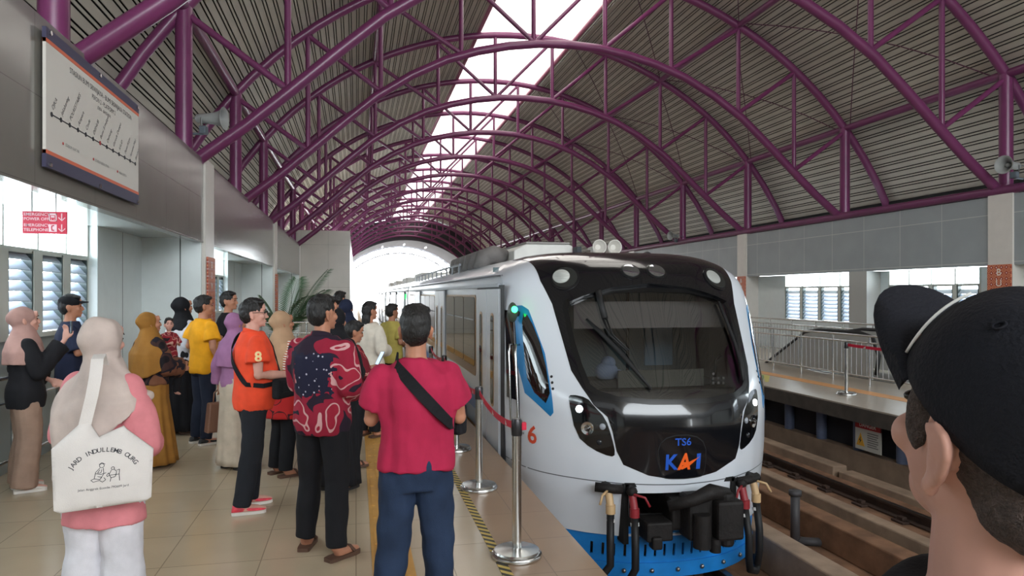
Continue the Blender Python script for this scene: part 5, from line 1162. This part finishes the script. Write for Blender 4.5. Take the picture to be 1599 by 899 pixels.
# 7 mustard scarf, long skirt, dark batik sling with a child
p = Person((-2.02, 7.70), 52, 1.52, 'woman in a mustard headscarf and long mustard skirt carrying a small child', w=1.18, fem=True, vox=.009)
p.body((HOLD(-1, 1.12), ((.22, .06, 1.12), (.06, .30, 1.08))), turn=10); p.face(); p.skirt(F_mustard, .05, 1.05, .13, .05, 13); p.top(F_batik3, .92, 1.85, .045, loose=.04, name='batik_wrap', amp=.014); p.shoes(S_dark); p.hijab(F_mustard, 1.16, .98, .03, amp=.010)
MP = p
q = Person((-1.89, 7.88, .68), 140, .76, 'small child with dark hair carried by the woman in mustard', fem=True, skin=M_skin_l, vox=.008, headscale=1.25)
q.body((((-.22, .05, 1.14), (-.10, .22, 1.2)), ((.22, .05, 1.14), (.10, .22, 1.2))), {'L': (0, .12), 'R': (0, .12), 'kL': .22, 'kR': .22}, turn=20); q.hair(); q.face(); q.top(F_batik2, .84, .9, .03, loose=.02); q.trousers(F_black, .02)
# 8 black scarf with a white shawl
p = Person((-2.10, 9.45), 48, 1.66, 'woman in a black headscarf and white shawl standing behind the yellow shirt', w=1.1, fem=True, vox=.01)
p.body(both(FRONT, 1.1), turn=5); p.face(); p.skirt(F_black, .05, 1.05, .07, .04); p.top(F_white, .92, 1.8, .04, loose=.03, name='shawl', amp=.012); p.shoes(S_brown); p.hijab(F_black, 1.30, 1.30, -.03)
# 9 yellow t-shirt
p = Person((-1.72, 8.70), 50, 1.68, 'man in a yellow t-shirt and dark jeans with his arm hanging down', w=1.02, vox=.009)
p.body((FRONT(-1, 1.12), ((.25, -.02, 1.12), (.26, .10, .90))), {'aL': 5, 'aR': 5}, turn=12); p.hair(); p.face(); p.top(F_yellow, .82, .66, .026, loose=.02); p.trousers(F_jeand, .01); p.shoes(S_dark, S_white)
# 10 man in black looking across
p = Person((-1.62, 9.75), 100, 1.73, 'man in a black shirt with very short hair behind the yellow t-shirt', vox=.01)
p.body(both(HANG), turn=0); p.hair(); p.face(); p.top(F_black, .82, .8, .024); p.trousers(F_black, .01); p.shoes(S_dark)
# 11 mauve scarf behind the orange polo
p = Person((-1.16, 7.42), 40, 1.52, 'woman in a mauve headscarf and pale skirt mostly hidden behind the orange polo shirt', fem=True, vox=.01, w=1.05)
p.body(((((-.26, -.03, 1.12)), (-.32, .04, .90)), FRONT(1)), turn=8); p.face(); p.skirt(F_beige, .05, 1.0, .05, .04); p.top(F_purple, .90, 1.85, .03, loose=.02, name='blouse'); p.shoes(S_dark); p.hijab(F_purple, 1.12)
t = thing('handbag', p.t.matrix_basis @ p.V(-.36, .10, .60), 'brown handbag held low by the woman in mauve', 'bag', rz=p.t.rotation_euler.z)
MB().prism([(-.16, -.22), (.16, -.22), (.13, .08), (-.13, .08)], .10, Matrix.Rotation(math.radians(70), 4, 'Z') @ Matrix.Translation((0, -.05, 0))).build('bag_body', mat('leather_brown', (120, 84, 66), .5), t, bevel=.015)
MB().tube([Matrix.Rotation(math.radians(70), 4, 'Z') @ Vector(v) for v in ((-.08, 0, .07), (-.07, 0, .18), (0, 0, .235), (.07, 0, .18), (.08, 0, .07))], .008, 8).build('bag_handle', mat('leather_brown'), t, True)
# 12 tan scarf, striped sleeves, red print
p = Person((-.68, 7.02), 55, 1.54, 'woman in a tan headscarf and striped knit top right of the orange polo shirt', fem=True, vox=.009, w=1.08)
p.body(both(FRONT, 1.1), {'aL': 5, 'aR': 5}, turn=10); p.face(); p.top(F_stripe, .95, 1.8, .028, loose=.02); p.skirt(F_scarlet, .62, 1.02, .12, .03, name='tunic', inf=.045); p.trousers(F_black, .015); p.shoes(S_brown, S_brown, 'sandal'); p.hijab(F_tan, 1.16, 1.10)
# 13 black scarf behind the batik shirt
p = Person((-.17, 6.42), 30, 1.58, 'woman in a black headscarf and black coat hidden behind the batik shirt', fem=True, vox=.01)
p.body(both(FRONT), turn=4); p.face(); p.skirt(F_black, .06, 1.0, .06, .04); p.top(F_black, .6, 1.85, .035, loose=.02, name='coat'); p.shoes(S_dark); p.hijab(F_black, 1.18)
# 14 boy with a phone
p = Person((-.04, 7.22, .009), 66, 1.41, 'boy in a dark red batik shirt looking down at a lit phone', vox=.009, w=.98, headscale=1.08)
p.body(both(HOLD, 1.16), {'aL': 5, 'aR': 5}, turn=4, tilt=12); p.hair(); p.face(); p.top(F_batik2, .78, 1.2, .03, loose=.02); p.trousers(F_black, .015); p.shoes(S_brown, S_brown, 'sandal')
phone(p.t.matrix_basis @ p.V(0, .37, 1.27), p.t.rotation_euler.z, -.5, 'lit phone in the hands of the boy in red batik')
# 15 off-white shirt
p = Person((.16, 8.66, .009), 42, 1.60, 'person in an off-white shirt and dark trousers near the train doors', vox=.01, fem=True)
p.body(both(FRONT), turn=12); p.hair(long=.02); p.face(); p.top(F_offw, .78, 1.8, .035, loose=.02, amp=.01); p.trousers(F_black, .02); p.shoes(S_brown, S_brown, 'sandal')
# 16 dark scarf further on, 17 olive shirt, 18 far dark shirt
p = Person((-.12, 9.6), 25, 1.63, 'woman in a dark navy headscarf seen above the boy with the phone', fem=True, vox=.011, w=1.1)
p.body(both(FRONT), turn=4); p.face(); p.skirt(F_navy, .06, 1.0, .08, .04); p.top(F_navy, .7, 1.85, .035, loose=.02, name='coat'); p.shoes(S_dark); p.hijab(F_navy, 1.14)
p = Person((.50, 10.2, .009), 48, 1.55, 'person in an olive yellow shirt beyond the off-white shirt', vox=.011)
p.body(both(FRONT), turn=10); p.hair(); p.face(); p.top(F_olive, .80, .8, .03); p.trousers(F_black, .01); p.shoes(S_dark)
p = Person((-.25, 11.4), 30, 1.74, 'tall man in a dark jacket furthest down the platform', vox=.011)
p.body(both(FRONT), turn=4); p.hair(); p.face(); p.top(F_navy, .80, 1.85, .03); p.trousers(F_black, .01); p.shoes(S_dark)
# tote bag on the shoulder of woman 4 : hangs at her right back side
M0 = TP.t.matrix_basis
t = thing('tote_bag', M0 @ Vector((.14, -.245, .955)), 'white canvas tote bag with black print on the shoulder of the woman in pink', 'bag', rz=math.radians(16)); t.scale = (.93,) * 3
F_canvas = cloth('canvas', (214, 208, 204), var=.04, bump=.2)
def tote_r(x, z):   # half thickness
    return .012 + .038 * max(0, 1 - (abs(x) / .215) ** 2.5) * max(0, math.sin(math.pi * min(1, max(0, (z + .215) / .46))) ** .6)
out = [(-.205, -.20), (-.18, -.215), (.18, -.205), (.205, -.19), (.215, .05), (.10, .155), (.085, .175), (-.02, .13), (-.06, .205), (-.10, .20), (-.215, .09)]
vs0 = densify(out, .02, 1.); gi = [(x, z) for x in np.linspace(-.21, .21, 24) for z in np.linspace(-.21, .2, 24) if inside((x, z), vs0)]
r = geometry.delaunay_2d_cdt([Vector(v) for v in vs0 + gi], [(i, (i + 1) % len(vs0)) for i in range(len(vs0))], [], 1, 1e-5)
pts = [(v[0], v[1]) for v in r[0]]; nb = len(vs0); mb = MB()
def edge_d(pn): return min(math.hypot(pn[0] - q[0], pn[1] - q[1]) for q in vs0)
rad = [min(tote_r(*q), .010 + edge_d(q) * .9) + .004 * noise.noise((q[0] * 14, q[1] * 9, 2)) for q in pts]
mb.v += [(x, -rr_, z) for (x, z), rr_ in zip(pts, rad)] + [(x, rr_, z) for (x, z), rr_ in zip(pts, rad)]; n0 = len(pts); cnt = set()
for f in r[2]:
    f = tuple(f); mb.f.append(f); mb.f.append(tuple(i + n0 for i in reversed(f))); cnt |= {(f[i], f[(i + 1) % len(f)]) for i in range(len(f))}
for a, b in list(cnt):
    if (b, a) not in cnt: mb.f.append((b, a, a + n0, b + n0))
mb.m = [0] * len(mb.f); TB = mb.build('bag_body', F_canvas, t, 60)
st = MB(); P = [(-.08, -.01, .19), (-.05, -.02, .33), (-.035, -.03, .42), (-.028, .02, .505), (-.02, .12, .52), (-.01, .20, .46), (.0, .22, .40)]; R = []
for i, q in enumerate(P):
    q = Vector(q); tv = (Vector(P[min(i + 1, 6)]) - Vector(P[max(i - 1, 0)])).normalized(); nrm = Vector((1, 0, 0)).cross(tv).normalized(); u = Vector((1, 0, 0))
    R.append([q + u * .027 + nrm * .003, q - u * .027 + nrm * .003, q - u * .027 - nrm * .003, q + u * .027 - nrm * .003])
st.rings(R); st.build('strap', F_canvas, t, 40)
def print_(name, vs, fs, M, m=M_ink): return stick(TB, vs, fs, name, m, M, .0015)
txt = 'JARD INDULLEMB OURG'; n = len(txt)
for i, ch in enumerate(txt):
    if ch == ' ': continue
    a = math.radians(58 - 116 * i / (n - 1)); cx, cz = -.15 * math.sin(a) + .0, -.085 + .15 * math.cos(a)
    vs, fs = text_mesh(ch, .030, bold=.01); print_('print_letter', vs, fs, frame((cx, -.3, cz), (math.cos(a), 0, math.sin(a)), (-math.sin(a), 0, math.cos(a)), (0, -1, 0)))
vs, fs = text_mesh('Jalan Anggrek Ecovile 792609 Jard', .0155); print_('print_line', vs, fs, frame((.0, -.3, -.115), (1, 0, 0), (0, 0, 1), (0, -1, 0)))
sk = MB()
def stroke(P, w=.0013):
    for a, b in zip(P[:-1], P[1:]):
        a = Vector((a[0], a[1], 0)); b = Vector((b[0], b[1], 0)); d = (b - a).normalized(); q = Vector((-d.y, d.x, 0)) * w
        sk.add([a + q, a - q, b - q, b + q], [(0, 1, 2, 3)])
circ = lambda x, z, r_, k=10: [(x + r_ * math.cos(2 * math.pi * i / k), z + r_ * math.sin(2 * math.pi * i / k)) for i in range(k + 1)]
stroke(circ(-.012, .030, .010)); stroke([(-.024, .036), (-.012, .044), (.002, .036)]); stroke([(-.02, .02), (-.038, .0), (-.044, -.03), (-.02, -.036), (-.004, -.01), (-.006, .018)]); stroke([(-.04, -.005), (-.018, -.012), (.006, -.006)]); stroke([(-.044, -.03), (-.058, -.036), (-.048, -.046), (-.022, -.04), (-.01, -.05), (.004, -.04), (-.004, -.028)])
stroke(circ(.034, .012, .007)); stroke([(.028, .004), (.018, -.016), (.026, -.034), (.044, -.03), (.05, -.006), (.04, .006)]); stroke([(.05, .0), (.062, .004), (.06, -.02), (.062, -.052)]); stroke([(.022, -.02), (.062, -.02)]); stroke([(.026, -.034), (.022, -.052)]); stroke([(.008, -.018), (.016, -.008), (.02, -.02), (.01, -.026), (.008, -.018)]); stroke([(-.03, -.02), (-.012, -.026), (-.02, -.034)]); stroke([(-.02, .012), (-.03, -.004), (-.016, -.004), (-.012, .012)])
M = frame((.005, -.3, -.03), (1, 0, 0), (0, 0, 1), (0, -1, 0)); stick(TB, [Vector(v) for v in sk.v], sk.f, 'print_drawing', M_ink, M, .0015)
# ------------------------------------------------------------------ the man in the cap, close to the camera on the right
p = Person((.580, .545), 6, 1.693, 'man in a black baseball cap close to the camera at the right edge', w=1.05, skin=M_skin_l, vox=.0055)
p.body(both(HANG), turn=0, tilt=-12, ears=True)
p.face(); p.top(F_black, .82, .6, .024, loose=.02); p.trousers(F_jeand, .01); p.shoes(S_dark, S_white)
mb = MB(); k = p.kk; E = lambda c, r: mb.ell(p.P(*c), tuple(q * k for q in r), 24, 15, p.R3)
E((0, -.034, 1.615), (.0765, .077, .085)); E((0, -.050, 1.565), (.062, .055, .05)); E((.068, .030, 1.612), (.009, .018, .036)); E((-.068, .030, 1.612), (.009, .018, .036))
o = p.finish('hair', mb, mat('cropped_hair', (84, 70, 66), .75, var=.35, vscale=160, bump=.9, bscale=500), .005, .0015, 2, parent=p.b, sx=90, sz=60)
CM = p.HM @ Matrix.Translation((0, -.008, 1.628)) @ Matrix.Rotation(math.radians(25), 4, 'X')     # rim plane, front raised
def dome(az, el, g=0.):
    """cap crown: az 0 = front, + to the right; el 0 rim .. 1 button"""
    a = el * math.pi / 2; r = math.cos(a) ** .8; h = math.sin(a)
    return CM @ Vector(((.0845 + g) * r * math.sin(az), (.113 + g) * r * math.cos(az) - .004 * h, (.108 + g) * h - .006))
mb = MB(); mb.rings([[dome(2 * math.pi * j / 48, e, .002 + .0012 * math.cos(6 * 2 * math.pi * j / 48)) for j in range(48)] for e in [i / 16 for i in range(16)] + [.985]], cap=True)
F_cap = cloth('cap_twill', (24, 25, 32), bump=.3)
cr = mb.build('cap_crown', F_cap, p.b, True)
mb = MB(); R = []
for i in range(21):
    f = -1 + 2 * i / 20; az = f * 1.12; e0 = dome(az, 0., .001); loc = CM.inverted() @ e0
    ext = .074 * (1 - abs(f) ** 3.2) + .004; drop = -.020 * f * f
    tip = CM @ Vector((loc.x * (1 + .12 * (1 - abs(f))), loc.y + ext, loc.z + drop + .002)); midp = CM @ Vector((loc.x * 1.05, loc.y + ext * .5, loc.z + drop * .6 + .007))
    up = (CM.to_3x3() @ Vector((0, 0, 1))).normalized() * .0022
    R.append([e0 + up, midp + up, tip + up, tip - up, midp - up, e0 - up])
mb.rings(R); mb.build('cap_brim', F_cap, cr, 60)
M_pipe = mat('cap_piping', (226, 224, 220), .7)
for az in (-.80, .80):
    MB().tube([dome(az * (1 - .55 * q ** 1.5), .02 + .42 * q, .0042) for q in [i / 14 for i in range(15)]], .0016, 6).build('cap_piping', M_pipe, cr, True)
MB().ell(dome(0, 1, .004), (.006, .006, .004)).build('cap_button', F_cap, cr, True)
for az in (-1.3, 1.3): MB().tube([dome(az + .05 * math.cos(q), .6 + .035 * math.sin(q), .004) for q in [2 * math.pi * i / 10 for i in range(10)]], .0012, 6, True, True).build('cap_eyelet', F_cap, cr, True)
